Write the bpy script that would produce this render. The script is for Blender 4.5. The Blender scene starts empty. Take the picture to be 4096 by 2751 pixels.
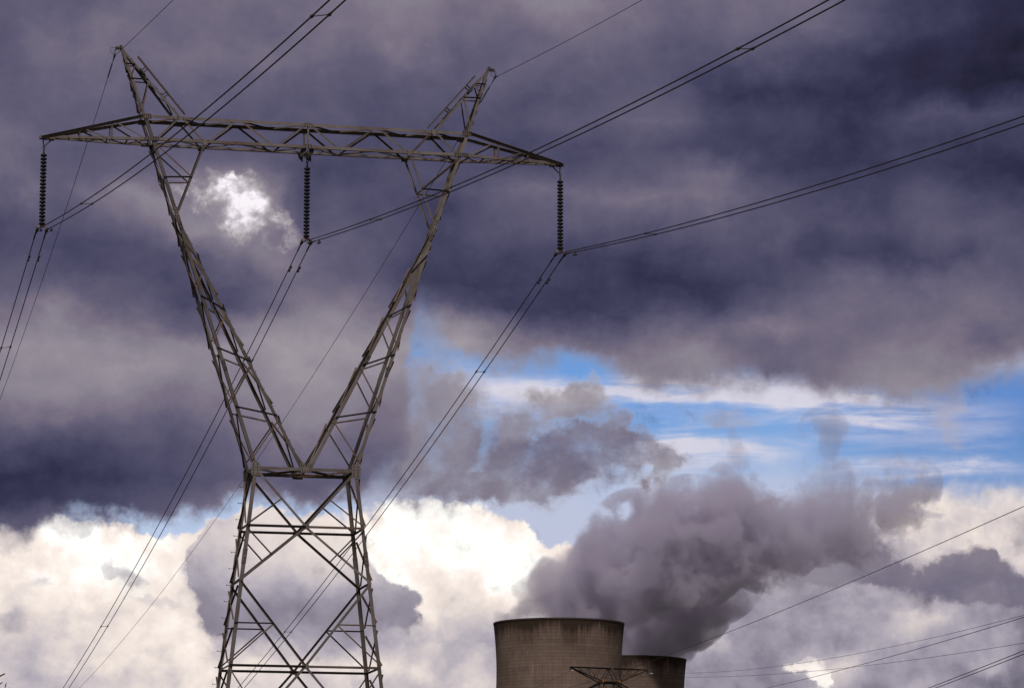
import bpy, bmesh, math, random
from mathutils import Vector, Matrix
random.seed(7)
sc = bpy.context.scene
COL = sc.collection
R = math.radians
EYE = 1.6                                   # camera height above the ground

# ------------------------------------------------------------------ helpers
def link(name, me, mat=None, parent=None, smooth=False):
    o = bpy.data.objects.new(name, me)
    COL.objects.link(o)
    if mat and me is not None:
        for m in (mat if isinstance(mat, (list, tuple)) else [mat]):
            me.materials.append(m)
    if smooth:
        for p in me.polygons: p.use_smooth = True
    if parent: o.parent = parent
    return o

def obj(name, bm, mat, parent=None, smooth=False):
    me = bpy.data.meshes.new(name)
    bmesh.ops.recalc_face_normals(bm, faces=bm.faces)
    bm.to_mesh(me); bm.free()
    return link(name, me, mat, parent, smooth)

def tag(o, label=None, cat=None, group=None, kind=None):
    if label: o['label'] = label
    if cat: o['category'] = cat
    if group: o['group'] = group
    if kind: o['kind'] = kind
    return o

def empty(name, loc, rz, label, cat, group=None):
    o = link(name, None)
    o.location = loc; o.rotation_euler = (0, 0, rz)
    o.empty_display_size = 0.5
    return tag(o, label, cat, group)

V = Vector
def ortho(a, d):
    d = V(d); d = d - a * d.dot(a)
    return d.normalized()

def angle(bm, p0, p1, d1, d2, w, t, mi=0, w2=None):
    """rolled steel angle: heel along p0-p1, flanges along d1 and d2"""
    p0 = V(p0); p1 = V(p1); a = (p1 - p0).normalized()
    d1 = ortho(a, d1); d2 = V(d2) - a * V(d2).dot(a); d2 = (d2 - d1 * d2.dot(d1)).normalized()
    w2 = w2 or w
    prof = [(0, 0), (w, 0), (w, t), (t, t), (t, w2), (0, w2)]
    r = []
    for P in (p0, p1):
        r.append([bm.verts.new(P + d1 * x + d2 * y) for x, y in prof])
    n = len(prof)
    for i in range(n):
        f = bm.faces.new((r[0][i], r[0][(i + 1) % n], r[1][(i + 1) % n], r[1][i])); f.material_index = mi
    for k in (0, 1):
        bm.faces.new([r[k][i] for i in (0, 1, 2, 3)]).material_index = mi
        bm.faces.new([r[k][i] for i in (0, 3, 4, 5)]).material_index = mi

def brace(bm, p0, p1, n, w, t=0.008, off=0.0, side=1, inward=True):
    """angle bolted flat on a face with outward normal n, centred on the line p0-p1"""
    p0 = V(p0); p1 = V(p1); n = V(n).normalized(); a = (p1 - p0).normalized()
    s = a.cross(ortho(a, n)).normalized() * side
    if abs(n.z) < .5 and abs(s.z) > .05 and s.z > 0: s = -s      # heel uppermost
    nn = ortho(a, n)
    o = nn * off - s * (w * .5)
    angle(bm, p0 + o, p1 + o, s, -nn if inward else nn, w, t)

def box(bm, c, ax, ay, az, mi=0):
    c = V(c); ax = V(ax); ay = V(ay); az = V(az)
    vs = [bm.verts.new(c + ax * i + ay * j + az * k) for i in (-1, 1) for j in (-1, 1) for k in (-1, 1)]
    for q in ((0, 1, 3, 2), (4, 6, 7, 5), (0, 4, 5, 1), (2, 3, 7, 6), (0, 2, 6, 4), (1, 5, 7, 3)):
        bm.faces.new([vs[i] for i in q]).material_index = mi

def tube(bm, pts, rad, seg=8, cap=True, mi=0):
    pts = [V(p) for p in pts]; rings = []
    up = V((0, 0, 1))
    for i, p in enumerate(pts):
        a = (pts[min(i + 1, len(pts) - 1)] - pts[max(i - 1, 0)]).normalized()
        ref = up if abs(a.dot(up)) < .95 else V((1, 0, 0))
        s = a.cross(ref).normalized(); u = s.cross(a).normalized()
        rr = rad[i] if isinstance(rad, (list, tuple)) else rad
        rings.append([bm.verts.new(p + s * (rr * math.cos(2 * math.pi * k / seg)) + u * (rr * math.sin(2 * math.pi * k / seg))) for k in range(seg)])
    for a, b in zip(rings, rings[1:]):
        for k in range(seg):
            bm.faces.new((a[k], a[(k + 1) % seg], b[(k + 1) % seg], b[k])).material_index = mi
    if cap:
        bm.faces.new(rings[0]).material_index = mi; bm.faces.new(rings[-1]).material_index = mi

def lathe(bm, prof, seg, c=(0, 0, 0)):
    c = V(c); rings = []
    for r, z in prof:
        rings.append([bm.verts.new(c + V((r * math.cos(2 * math.pi * k / seg), r * math.sin(2 * math.pi * k / seg), z))) for k in range(seg)])
    for a, b in zip(rings, rings[1:]):
        for k in range(seg):
            bm.faces.new((a[k], a[(k + 1) % seg], b[(k + 1) % seg], b[k]))
    return rings

def plate(bm, c, n, up, pts2, th, bolts=(), brad=0.022, mi=0, bmi=1):
    """flat gusset plate of outline pts2 (along side, up) with bolt heads"""
    n = V(n).normalized(); up = ortho(n, up); s = up.cross(n).normalized(); c = V(c)
    a = [bm.verts.new(c + s * x + up * y) for x, y in pts2]
    b = [bm.verts.new(c + s * x + up * y + n * th) for x, y in pts2]
    bm.faces.new(a).material_index = mi; bm.faces.new(b).material_index = mi
    m = len(pts2)
    for i in range(m):
        bm.faces.new((a[i], a[(i + 1) % m], b[(i + 1) % m], b[i])).material_index = mi
    for x, y in bolts:
        q = c + s * x + up * y + n * th
        lo = [bm.verts.new(q + s * brad * math.cos(k * math.pi / 3) + up * brad * math.sin(k * math.pi / 3)) for k in range(6)]
        hi = [bm.verts.new(v.co + n * .022) for v in lo]
        bm.faces.new(hi).material_index = bmi
        for k in range(6):
            bm.faces.new((lo[k], lo[(k + 1) % 6], hi[(k + 1) % 6], hi[k])).material_index = bmi

# ------------------------------------------------------------------ node helpers
class Tree:
    def __init__(s, nt): s.nt = nt
    def new(s, t, **kw):
        n = s.nt.nodes.new(t)
        for k, v in kw.items(): setattr(n, k, v)
        return n
    def put(s, sock, v):
        if isinstance(v, bpy.types.NodeSocket): s.nt.links.new(v, sock)
        elif v is not None: sock.default_value = v
    def m(s, op, a, b=None, c=None, clamp=False):
        n = s.new('ShaderNodeMath', operation=op, use_clamp=clamp)
        for i, v in enumerate((a, b, c)):
            if v is not None: s.put(n.inputs[i], v)
        return n.outputs[0]
    def add(s, a, b): return s.m('ADD', a, b)
    def sub(s, a, b): return s.m('SUBTRACT', a, b)
    def mul(s, a, b): return s.m('MULTIPLY', a, b)
    def div(s, a, b): return s.m('DIVIDE', a, b)
    def mx(s, a, b): return s.m('MAXIMUM', a, b)
    def vm(s, op, a, b=None, out=0):
        n = s.new('ShaderNodeVectorMath', operation=op)
        s.put(n.inputs[0], a)
        if b is not None: s.put(n.inputs[1], b)
        return n.outputs['Value'] if op in ('DOT_PRODUCT', 'LENGTH', 'DISTANCE') else n.outputs[0]
    def comb(s, x, y, z=0.0):
        n = s.new('ShaderNodeCombineXYZ')
        for i, v in enumerate((x, y, z)): s.put(n.inputs[i], v)
        return n.outputs[0]
    def sep(s, v):
        n = s.new('ShaderNodeSeparateXYZ'); s.put(n.inputs[0], v); return n.outputs
    def step(s, x, a, b, lo=0.0, hi=1.0, kind='SMOOTHSTEP'):
        n = s.new('ShaderNodeMapRange', interpolation_type=kind, clamp=True)
        for i, v in enumerate((x, a, b, lo, hi)): s.put(n.inputs[i], v)
        return n.outputs[0]
    def mix(s, f, a, b):
        n = s.new('ShaderNodeMix', data_type='FLOAT'); s.put(n.inputs[0], f); s.put(n.inputs[2], a); s.put(n.inputs[3], b)
        return n.outputs[0]
    def mixc(s, f, a, b, blend='MIX'):
        n = s.new('ShaderNodeMix', data_type='RGBA', blend_type=blend); s.put(n.inputs[0], f); s.put(n.inputs[6], a); s.put(n.inputs[7], b)
        return n.outputs[2]
    def noise(s, v, scale, detail=4.0, rough=.5, dist=0.0, dims='3D', lac=2.0):
        n = s.new('ShaderNodeTexNoise', noise_dimensions=dims, normalize=True)
        s.put(n.inputs['Vector'], v); s.put(n.inputs['Scale'], scale); s.put(n.inputs['Detail'], detail)
        s.put(n.inputs['Roughness'], rough); s.put(n.inputs['Distortion'], dist); s.put(n.inputs['Lacunarity'], lac)
        return n
    def ramp(s, f, stops, mode='LINEAR'):
        n = s.new('ShaderNodeValToRGB'); cr = n.color_ramp; cr.interpolation = mode
        el = cr.elements
        while len(el) > 1: el.remove(el[-1])
        for i, (p, c) in enumerate(stops):
            e = el[0] if i == 0 else el.new(p)
            e.position = p
            e.color = c if len(c) == 4 else (*c, 1)
        s.put(n.inputs[0], f)
        return n.outputs[0]

def lin(v):
    v = v / 255.0
    return v / 12.92 if v <= .04045 else ((v + .055) / 1.055) ** 2.4
def rgb(r, g, b): return (lin(r), lin(g), lin(b), 1.0)

def material(name):
    m = bpy.data.materials.new(name); m.use_nodes = True
    nt = m.node_tree; T = Tree(nt)
    return m, T, nt.nodes['Principled BSDF'], nt.nodes['Material Output']

# ------------------------------------------------------------------ materials
def steel_material(name, base, dark, rust_amt):
    m, T, p, out = material(name)
    co = T.new('ShaderNodeTexCoord').outputs['Object']
    oi = T.new('ShaderNodeObjectInfo').outputs['Random']
    co2 = T.vm('ADD', co, T.comb(T.mul(oi, 17.0), 0.0, 0.0))
    blot = T.noise(co2, .9, 5, .6).outputs['Fac']
    fine = T.noise(co2, 9.0, 5, .65).outputs['Fac']
    c = T.mixc(T.step(blot, .35, .68), base, dark)
    c = T.mixc(T.mul(T.step(fine, .45, .75), .35), c, (.10, .085, .072, 1))
    r = T.add(T.add(T.mul(T.sub(blot, .5), .55), T.mul(T.sub(fine, .5), .75)), T.mul(T.sub(oi, .5), .30))
    c = T.mixc(1.0, c, T.comb(*[T.m('MULTIPLY_ADD', T.m('FRACT', T.mul(oi, 7.31)), .55, .66)] * 3), 'MULTIPLY')
    rust = T.step(r, .30 - rust_amt, .50 - rust_amt)
    rc = T.mixc(fine, (.10, .036, .016, 1), (.22, .085, .030, 1))
    c = T.mixc(T.mul(rust, .8), c, rc)
    T.put(p.inputs['Base Color'], c)
    T.put(p.inputs['Roughness'], T.mix(fine, .55, .85))
    p.inputs['Specular IOR Level'].default_value = .15
    return m
STEEL = steel_material('weathered_galvanised_steel', (.200, .166, .155, 1), (.130, .102, .093, 1), .10)
STEEL_R = steel_material('rusting_steel', (.165, .118, .094, 1), (.11, .068, .048, 1), .20)
def plain(name, col, rough=.6, metal=0.0, spec=.4, var=.25, scale=14.0):
    m, T, p, out = material(name)
    co = T.new('ShaderNodeTexCoord').outputs['Object']
    n = T.noise(co, scale, 4, .6).outputs['Fac']
    d = tuple(x * (1 - var) for x in col[:3]) + (1,); b = tuple(x * (1 + var) for x in col[:3]) + (1,)
    T.put(p.inputs['Base Color'], T.mixc(n, d, b))
    p.inputs['Roughness'].default_value = rough; p.inputs['Metallic'].default_value = metal
    p.inputs['Specular IOR Level'].default_value = spec
    return m
BOLT = plain('rusty_bolt', (.055, .030, .020), .8)
PORC = plain('brown_porcelain', (.010, .008, .008), .45, spec=.25)
HARD = plain('dark_line_hardware', (.05, .042, .038), .6)
CABLE = plain('weathered_aluminium_cable', (.035, .032, .030), .7, spec=.2)
YOKE = plain('rusty_yoke_steel', (.30, .19, .16), .8, spec=.2)
WHITE = plain('white_painted_metal', (.75, .75, .75), .5)
ORANGE = plain('orange_rust_plate', (.30, .11, .02), .8)
DARK = plain('dark_painted_steel', (.016, .014, .014), .8, spec=.1)
TWIG = plain('dry_twig', (.05, .035, .025), .9)

# ------------------------------------------------------------------ camera
F_PX, PITCH, ROLL, YAW = 14000.0, .1717313, .0022013, .0604051
cam = bpy.data.cameras.new('camera')
co = bpy.data.objects.new('camera', cam); COL.objects.link(co)
cam.sensor_width = 36; cam.lens = F_PX / 4096 * 36
cam.clip_start = 1; cam.clip_end = 60000
fw = V((math.sin(YAW) * math.cos(PITCH), math.cos(YAW) * math.cos(PITCH), math.sin(PITCH)))
rt = V((math.cos(YAW), -math.sin(YAW), 0))
up = rt.cross(fw)
rt2 = rt * math.cos(ROLL) + up * math.sin(ROLL); up2 = up * math.cos(ROLL) - rt * math.sin(ROLL)
co.matrix_world = Matrix(((rt2.x, up2.x, -fw.x, 0), (rt2.y, up2.y, -fw.y, 0), (rt2.z, up2.z, -fw.z, EYE), (0, 0, 0, 1)))
sc.camera = co

# ------------------------------------------------------------------ transmission tower
PSI, DT = .163009, 138.8835
def T_(u, v, z): return V((u, v, z + EYE))
tower = empty('transmission_tower', (0, DT, 0), PSI,
              'tall grey lattice steel pylon with V shaped arms and one wide crossarm', 'pylon')
N = dict(peak=(7.599, .05, 35.803), ct=(6.697, .519, 32.984), pi=(5.194, .520, 32.984), cb=(6.334, .571, 31.951),
         si=(4.193, .55, 31.951), tip=(10.686, .09, 31.922), kn=(5.333, .529, 28.983), w=(2.075, .996, 18.845),
         r1=(2.354, 1.127, 16.505), mj=(2.614, 1.250, 14.321), r2=(3.013, 1.437, 10.972))
def nd(n, su, sv):
    if n == 'mt': return T_(0, .519 * sv, 32.984)
    if n == 'mb': return T_(0, .560 * sv, 31.951)
    if n == 'wm': return T_(0, .996 * sv, 18.845)
    if n == 'r1m': return T_(0, 1.127 * sv, 16.505)
    if n == 'r2m': return T_(0, 1.437 * sv, 10.972)
    u, v, z = N[n]
    return T_(u * su, v * sv, z)
def lerp(a, b, t): return a + (b - a) * t
def legpt(su, sv, z):
    k = (z - 18.845) / (10.972 - 18.845)
    return T_((2.075 + k * (3.013 - 2.075)) * su, (.996 + k * (1.437 - .996)) * sv, z)
SM = lambda: bmesh.new()

# legs
for su in (-1, 1):
    for sv in (-1, 1):
        bm = SM()
        a = legpt(su, sv, 18.95); b = legpt(su, sv, -EYE)
        angle(bm, a, b, (-su, 0, 0), (0, -sv, 0), .145, .016)
        # lapped splice
        s0 = legpt(su, sv, 15.6); s1 = legpt(su, sv, 15.0)
        off = V((su * .014, sv * .014, 0))
        angle(bm, s0 + off, s1 + off, (-su, 0, 0), (0, -sv, 0), .16, .012)
        leg = obj('leg', bm, STEEL, tower)
        bm = SM()
        s0 = legpt(su, sv, 15.3) + V((-su * .085, sv * .030, 0))
        plate(bm, s0, (0, sv, 0), legpt(su, sv, 16) - legpt(su, sv, 15), [(-.07, -.3), (.07, -.3), (.07, .3), (-.07, .3)], .010,
              [(x, y) for x in (-.03, .03) for y in (-.22, -.1, .1, .22)], .02)
        obj('splice_plate', bm, [STEEL, BOLT], leg)
        if (su, sv) == (-1, 1):
            z = 18.3
            while z > 0:
                bm = SM()
                p = legpt(su, sv, z)
                tube(bm, [p, p + V((-.17, 0, 0))], .011, 6)
                tube(bm, [p + V((-.165, 0, -.02)), p + V((-.165, 0, .03))], .014, 6)
                obj('step_bolt', bm, HARD, leg)
                z -= .655
        bm = SM()   # concrete stub below the leg
        box(bm, legpt(su, sv, -EYE) + V((0, 0, .25)), (.35, 0, 0), (0, .35, 0), (0, 0, .3))
        obj('footing', bm, plain('concrete', (.3, .29, .27), .9), tower)

# body faces
ZJ2 = 6.9; ZC = 3.2
def face(sv):
    n = (0, sv, 0)
    def part(nm, p0, p1, w, mat=STEEL, off=.0, side=1, out=False):
        bm = SM(); brace(bm, p0, p1, n, w, .009, off, side, inward=not out); return obj(nm, bm, mat, tower)
    for su in (-1, 1):
        W_ = nd('w', su, sv); R1 = nd('r1', su, sv); MJ = nd('mj', su, sv); R2 = nd('r2', su, sv)
        c1 = nd('r1m', 0, sv); c2 = nd('r2m', 0, sv)
        J2 = legpt(su, sv, ZJ2)
        part('diagonal_brace', W_ + V((-su * .12, 0, -.12)), c1 + V((su * .03, 0, .06)), .095, off=.004, side=su)
        part('diagonal_brace', c1 + V((su * .06, 0, -.06)), MJ, .095, off=.004, side=su)
        part('diagonal_brace', MJ, c2 + V((su * .03, 0, .05)), .095, off=.004, side=su, out=su < 0 and sv < 0)
        part('diagonal_brace', c2 + V((su * .06, 0, -.06)), J2, .095, off=.004, side=su)
        part('diagonal_brace', J2, T_(0, .5 * (J2.y + legpt(su, sv, ZC).y), ZC), .095, off=.004, side=su)
        part('horizontal_strut', R1, c1, .095, STEEL if su < 0 else STEEL_R, off=.016, side=1, out=su < 0 and sv < 0)
        part('horizontal_strut', R2, c2, .095, STEEL if su < 0 else STEEL_R, off=.016, side=1, out=su < 0 and sv < 0)
        part('horizontal_strut', legpt(su, sv, ZC), T_(0, legpt(su, sv, ZC).y, ZC), .085, off=-.012)
        m1 = lerp(W_, c1, .53); m2 = lerp(c1, MJ, .52); m3 = lerp(MJ, c2, .50); m4 = lerp(c2, J2, .5)
        part('secondary_brace', m1, R1 + V((0, 0, .05)), .055, STEEL_R, off=.014, side=-su)
        part('secondary_brace', R1 + V((0, 0, -.08)), m2, .055, off=.014, side=-su, out=sv < 0)
        zb = 14.321 - .5 * (14.321 - 10.972)
        part('secondary_brace', legpt(su, sv, zb), m3, .055, STEEL if su < 0 else STEEL_R, off=.014, side=1, out=su < 0 and sv < 0)
        part('secondary_brace', m3 + V((0, 0, -.05)), R2 + V((0, 0, .08)), .055, STEEL_R, off=.014, side=-su)
        part('secondary_brace', R2 + V((0, 0, -.08)), m4, .055, off=.014, side=su)
        part('secondary_brace', legpt(su, sv, 9.0), m4, .055, off=.014, side=su)
    for c in (nd('r1m', 0, sv), nd('r2m', 0, sv)):
        bm = SM()
        plate(bm, c + V((0, sv * .014, 0)), n, (0, 0, 1), [(-.13, -.10), (.13, -.10), (.17, .02), (.10, .11), (-.10, .11), (-.17, .02)], .012,
              [(-.08, .05), (.08, .05), (-.08, -.05), (.08, -.05)], .02)
        obj('gusset_plate', bm, [STEEL, BOLT], tower)
for sv in (-1, 1): face(sv)
# side faces: crossed lacing between front and rear leg
for su in (-1, 1):
    zs = [18.75, 16.45, 14.30, 12.65, 10.95, 8.9, 6.9, 5.0, 3.2, .8]
    for a, b in zip(zs, zs[1:]):
        for sv in (-1, 1):
            bm = SM()
            za = a - .12 * (a - b); zb_ = b + .06 * (a - b)
            brace(bm, legpt(su, sv, za) + V((0, -sv * .05, 0)), legpt(su, -sv, zb_) + V((0, sv * .05, 0)), (su, 0, 0), .065, .008,
                  .012 if sv < 0 else .024, sv, inward=False)
            obj('side_lacing', bm, STEEL if sv < 0 else STEEL_R, tower)
    for z in (16.505, 14.321, 10.972):
        bm = SM(); brace(bm, legpt(su, -1, z), legpt(su, 1, z), (su, 0, 0), .07, .008, -.01); obj('side_strut', bm, STEEL, tower)

# waist ring
for sv in (-1, 1):
    bm = SM()
    angle(bm, nd('w', -1, sv) + V((0, sv * .012, .03)), nd('w', 1, sv) + V((0, sv * .012, .03)), (0, 0, -1), (0, -sv, 0), .13, .012)
    wb = obj('waist_beam', bm, STEEL, tower)
    for su in (-1, 0, 1):
        bm = SM()
        c = (nd('w', su, sv) if su else nd('wm', 0, sv)) + V((0, sv * .026, 0))
        if su:
            k = su
            pts = [(-.17, -.30), (.17, -.30), (.20, .10), (.12, .24), (-.16, .24), (-.17, 0)]
            pts = [(x * 1.0, y) for x, y in pts]
            bl = [(x, y) for y in (-.2, -.08, .04, .16) for x in (-.09, .07)]
            c = c + V((-su * .06, 0, -.03))
        else:
            pts = [(-.20, -.17), (.20, -.17), (.20, 0), (.24, .22), (.08, .22), (0, .05), (-.08, .22), (-.24, .22), (-.20, 0)]
            bl = [(-.15, -.12), (-.05, -.12), (.05, -.12), (.15, -.12), (-.15, -.03), (.15, -.03), (-.17, .08), (.17, .08), (-.19, .17), (.19, .17), (-.10, .12), (.10, .12)]
        # face outline must be simple polygons: centre plate is built as two wings
        if su: plate(bm, c, (0, sv, 0), (0, 0, 1), pts, .012, bl)
        else:
            plate(bm, c, (0, sv, 0), (0, 0, 1), [(-.20, -.17), (0, -.17), (0, .05), (-.08, .22), (-.24, .22)], .012, [b for b in bl if b[0] < 0])
            plate(bm, c, (0, sv, 0), (0, 0, 1), [(0, -.17), (.20, -.17), (.24, .22), (.08, .22), (0, .05)], .012, [b for b in bl if b[0] > 0])
        obj('gusset_plate', bm, [STEEL, BOLT], wb)
for su in (-1, 1):
    for a, b in (((0, -1), (1, 1)), ((1, -1), (0, 1))):
        bm = SM()
        p = T_(2.0 * a[0] * su, .93 * a[1], 18.80 + .02 * a[0]); q = T_(2.0 * b[0] * su, .93 * b[1], 18.80 - .03 * b[0])
        brace(bm, p, q, (0, 0, 1), .075, .008, .0 if a[0] else .02, su); obj('plan_brace', bm, STEEL_R if a[0] else STEEL, tower)
    bm = SM(); brace(bm, nd('w', su, -1), nd('w', su, 1), (su, 0, 0), .09, .009, .0); obj('side_strut', bm, STEEL, tower)

# masts (the V)
RUNG = [(.237, .21), (.47, .427), (.676, .632), (.881, .82)]
for su in (-1, 1):
    bm = SM()
    for sv in (-1, 1):
        o0 = nd('w', su, sv); o1 = nd('kn', su, sv); i0 = nd('wm', 0, sv) + V((su * .10, 0, 0))
        angle(bm, o0 + V((0, sv * .002, 0)), o1, (-su, 0, 0), (0, -sv, 0), .135, .014)
        o2 = nd('cb', su, sv)
        angle(bm, o1, o2, (-su, 0, 0), (0, -sv, 0), .125, .014)
        angle(bm, i0, o1 + V((-su * .13, 0, -.15)), (su, 0, 0), (0, -sv, 0), .13, .014)
        angle(bm, o2, nd('ct', su, sv), (-su, 0, 0), (0, -sv, 0), .13, .012)
    mast = obj('mast', bm, STEEL, tower)
    outer = lambda sv, t: lerp(nd('w', su, sv), nd('kn', su, sv), t)
    inner = lambda sv, t: lerp(nd('wm', 0, sv) + V((su * .1, 0, 0)), nd('kn', su, sv) + V((-su * .13, 0, -.15)), t)
    for sv in (-1, 1):
        n = (0, sv, 0)
        prev = 0.0
        for k, (a, b) in enumerate(RUNG):
            bm = SM(); brace(bm, outer(sv, a), inner(sv, b), n, .062, .008, .012, su, inward=False)
            obj('rung', bm, STEEL if sv < 0 else STEEL_R, mast)
            bm = SM(); brace(bm, inner(sv, b - .015), outer(sv, prev + .03), n, .055, .007, .022 if k else .03, su * -1, inward=True)
            obj('lacing_bar', bm, STEEL_R if sv < 0 else STEEL, mast)
            prev = a
        bm = SM(); brace(bm, outer(sv, .985), inner(sv, .90), n, .05, .007, .02); obj('lacing_bar', bm, STEEL, mast)
        # splice plates with bolts half way up and at the knee
        for fn, t, ln in ((outer, .40, .42), (inner, .45, .40), (outer, 1.0, .62), (outer, .955, .3)):
            p = fn(sv, t); q = fn(sv, t - .05)
            ax = (p - q).normalized()
            bm = SM()
            c = p + V((su * (-.075 if fn is outer else .075), sv * .018, 0)) 
            bl = [(x, y * ln) for y in (-.42, -.28, -.12, .12, .28, .42) for x in (-.035, .035)]
            plate(bm, c, n, ax, [(-.075, -ln * .5), (.075, -ln * .5), (.075, ln * .5), (-.075, ln * .5)], .01, bl, .019)
            obj('gusset_plate', bm, [STEEL, BOLT], mast)
    # lacing of the outer and inner sides, front to rear
    lv = [0.0, .237, .47, .676, .881, 1.0]
    for fn, nx in ((outer, su), (inner, -su)):
        for a, b in zip(lv, lv[1:]):
            if fn is inner and b > .9: continue
            d = b - a
            for sv in (-1, 1):
                bm = SM()
                brace(bm, fn(sv, b - .12 * d) , fn(-sv, a + .08 * d), (nx, 0, 0), .06, .008, .014 if sv < 0 else .026, sv, inward=False)
                obj('lacing_bar', bm, STEEL if sv < 0 else STEEL_R, mast)
    # steps up the inner chord
    if su < 0:
        for k in range(26):
            t = .08 + k * .034
            p = inner(-1, t) + V((0, .05, 0))
            bm = SM(); tube(bm, [p + V((.0, 0, 0)), p + V((.055, 0, .0))], .016, 6); obj('step_bolt', bm, HARD, mast)
    # small upper triangle below the crossarm
    for sv in (-1, 1):
        n = (0, sv, 0); kn = nd('kn', su, sv) + V((-su * .12, 0, .12)); si = nd('si', su, sv); cb = nd('cb', su, sv)
        bm = SM(); brace(bm, kn, si, n, .072, .009, .006, su); obj('inner_strut', bm, STEEL, mast)
        a = lerp(nd('kn', su, sv), cb, .50); b = lerp(kn, si, .50)
        bm = SM(); brace(bm, a, b, n, .06, .008, .014, su, inward=False); obj('rung', bm, STEEL if sv < 0 else STEEL_R, mast)
        bm = SM(); brace(bm, cb + V((-su * .1, 0, -.1)), b, n, .05, .008, .018, -su); obj('lacing_bar', bm, STEEL_R if sv < 0 else STEEL, mast)
        bm = SM(); brace(bm, lerp(nd('kn', su, sv), cb, .93), lerp(nd('kn', su, -sv), cb * V((1, -1, 1)) if False else nd('cb', su, -sv), .50), (su, 0, 0), .05, .008, .02 if sv < 0 else .03, sv, inward=False)
        obj('lacing_bar', bm, STEEL, mast)
        bm = SM(); brace(bm, lerp(nd('kn', su, sv), cb, .48), lerp(nd('kn', su, -sv), nd('cb', su, -sv), .05), (su, 0, 0), .05, .008, .02 if sv < 0 else .03, sv, inward=False)
        obj('lacing_bar', bm, STEEL, mast)

# crossarm
bm = SM()
for sv in (-1, 1):
    y = V((0, sv * .012, 0))
    angle(bm, nd('tip', -1, sv), nd('cb', -1, sv) + y, (0, 0, 1), (0, -sv, 0), .11, .011)
    angle(bm, nd('cb', -1, sv) + y, nd('cb', 1, sv) + y, (0, 0, 1), (0, -sv, 0), .12, .013)
    angle(bm, nd('cb', 1, sv) + y, nd('tip', 1, sv), (0, 0, 1), (0, -sv, 0), .11, .011)
    angle(bm, nd('ct', -1, sv) + y, nd('ct', 1, sv) + y, (0, 0, -1), (0, -sv, 0), .12, .013, w2=.17)
    for su in (-1, 1):
        angle(bm, nd('ct', su, sv), nd('tip', su, sv) + V((0, 0, .06)), (0, 0, -1), (0, sv if sv < 0 else -sv, 0), .115, .011)
arm = obj('crossarm', bm, STEEL, tower)
T1U, B1U = 2.83, 1.345
for sv in (-1, 1):
    n = (0, sv, 0)
    for su in (-1, 1):
        tv = .52 * sv; bv = .56 * sv
        seq = [(T_(6.20 * su, bv, 31.98), T_(5.25 * su, tv, 32.92)), (T_(5.10 * su, tv, 32.92), T_(4.25 * su, bv, 31.98)),
               (T_(4.10 * su, bv, 31.98), T_(2.90 * su, tv, 32.94)), (T_(2.76 * su, tv, 32.94), T_(1.42 * su, bv, 31.98)),
               (T_(1.28 * su, bv, 31.98), T_(.10 * su, tv, 32.90))]
        for k, (p, q) in enumerate(seq):
            bm = SM(); brace(bm, p, q, n, .072, .009, .004, su if k % 2 else -su)
            obj('web_brace', bm, STEEL_R if (k % 2) == (sv < 0) else STEEL, arm)
        # outer arm
        top = lambda u: lerp(nd('ct', su, sv), nd('tip', su, sv) + V((0, 0, .06)), (u - 6.697) / (10.686 - 6.697))
        bot = lambda u: lerp(nd('cb', su, sv), nd('tip', su, sv), (u - 6.334) / (10.686 - 6.334))
        for u in (7.92, 9.19):
            bm = SM(); brace(bm, bot(u), top(u), n, .055, .007, .012, su); obj('arm_post', bm, STEEL_R, arm)
        for p, q in ((top(7.86), bot(6.5)), (top(9.13), bot(7.98))):
            bm = SM(); brace(bm, p, q, n, .055, .007, .018, su); obj('web_brace', bm, STEEL if sv < 0 else STEEL_R, arm)
    bm = SM(); brace(bm, nd('mb', 0, sv), nd('mt', 0, sv), n, .07, .008, .012); obj('arm_post', bm, STEEL, arm)
    for nm, su, w_, h_, rows, cols in (('ct', -1, .42, .22, 2, 5), ('ct', 1, .42, .22, 2, 5), ('cb', -1, .60, .17, 2, 6), ('cb', 1, .60, .17, 2, 6),
                                       ('si', -1, .26, .24, 2, 2), ('si', 1, .26, .24, 2, 2), ('mt', 0, .32, .20, 2, 4), ('mb', 0, .28, .2, 2, 3),
                                       ('pi', -1, .26, .17, 2, 2), ('pi', 1, .26, .17, 2, 2)):
        c = nd(nm, su, sv) + V((-su * (.12 if nm == 'ct' else 0), sv * .028, {'ct': -.06, 'mt': -.07, 'pi': -.08, 'cb': .06, 'si': .03, 'mb': .08}[nm]))
        bm = SM()
        bl = [(-w_ * .42 + w_ * .84 * i / (cols - 1), -h_ * .27 + h_ * .54 * j / (rows - 1)) for i in range(cols) for j in range(rows)]
        a, b = w_ / 2, h_ / 2
        plate(bm, c, n, (0, 0, 1), [(-a, -b), (a, -b), (a, b * .4), (a * .7, b), (-a * .7, b), (-a, b * .4)], .012, bl, .02)
        obj('gusset_plate', bm, [STEEL, BOLT], arm)
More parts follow.
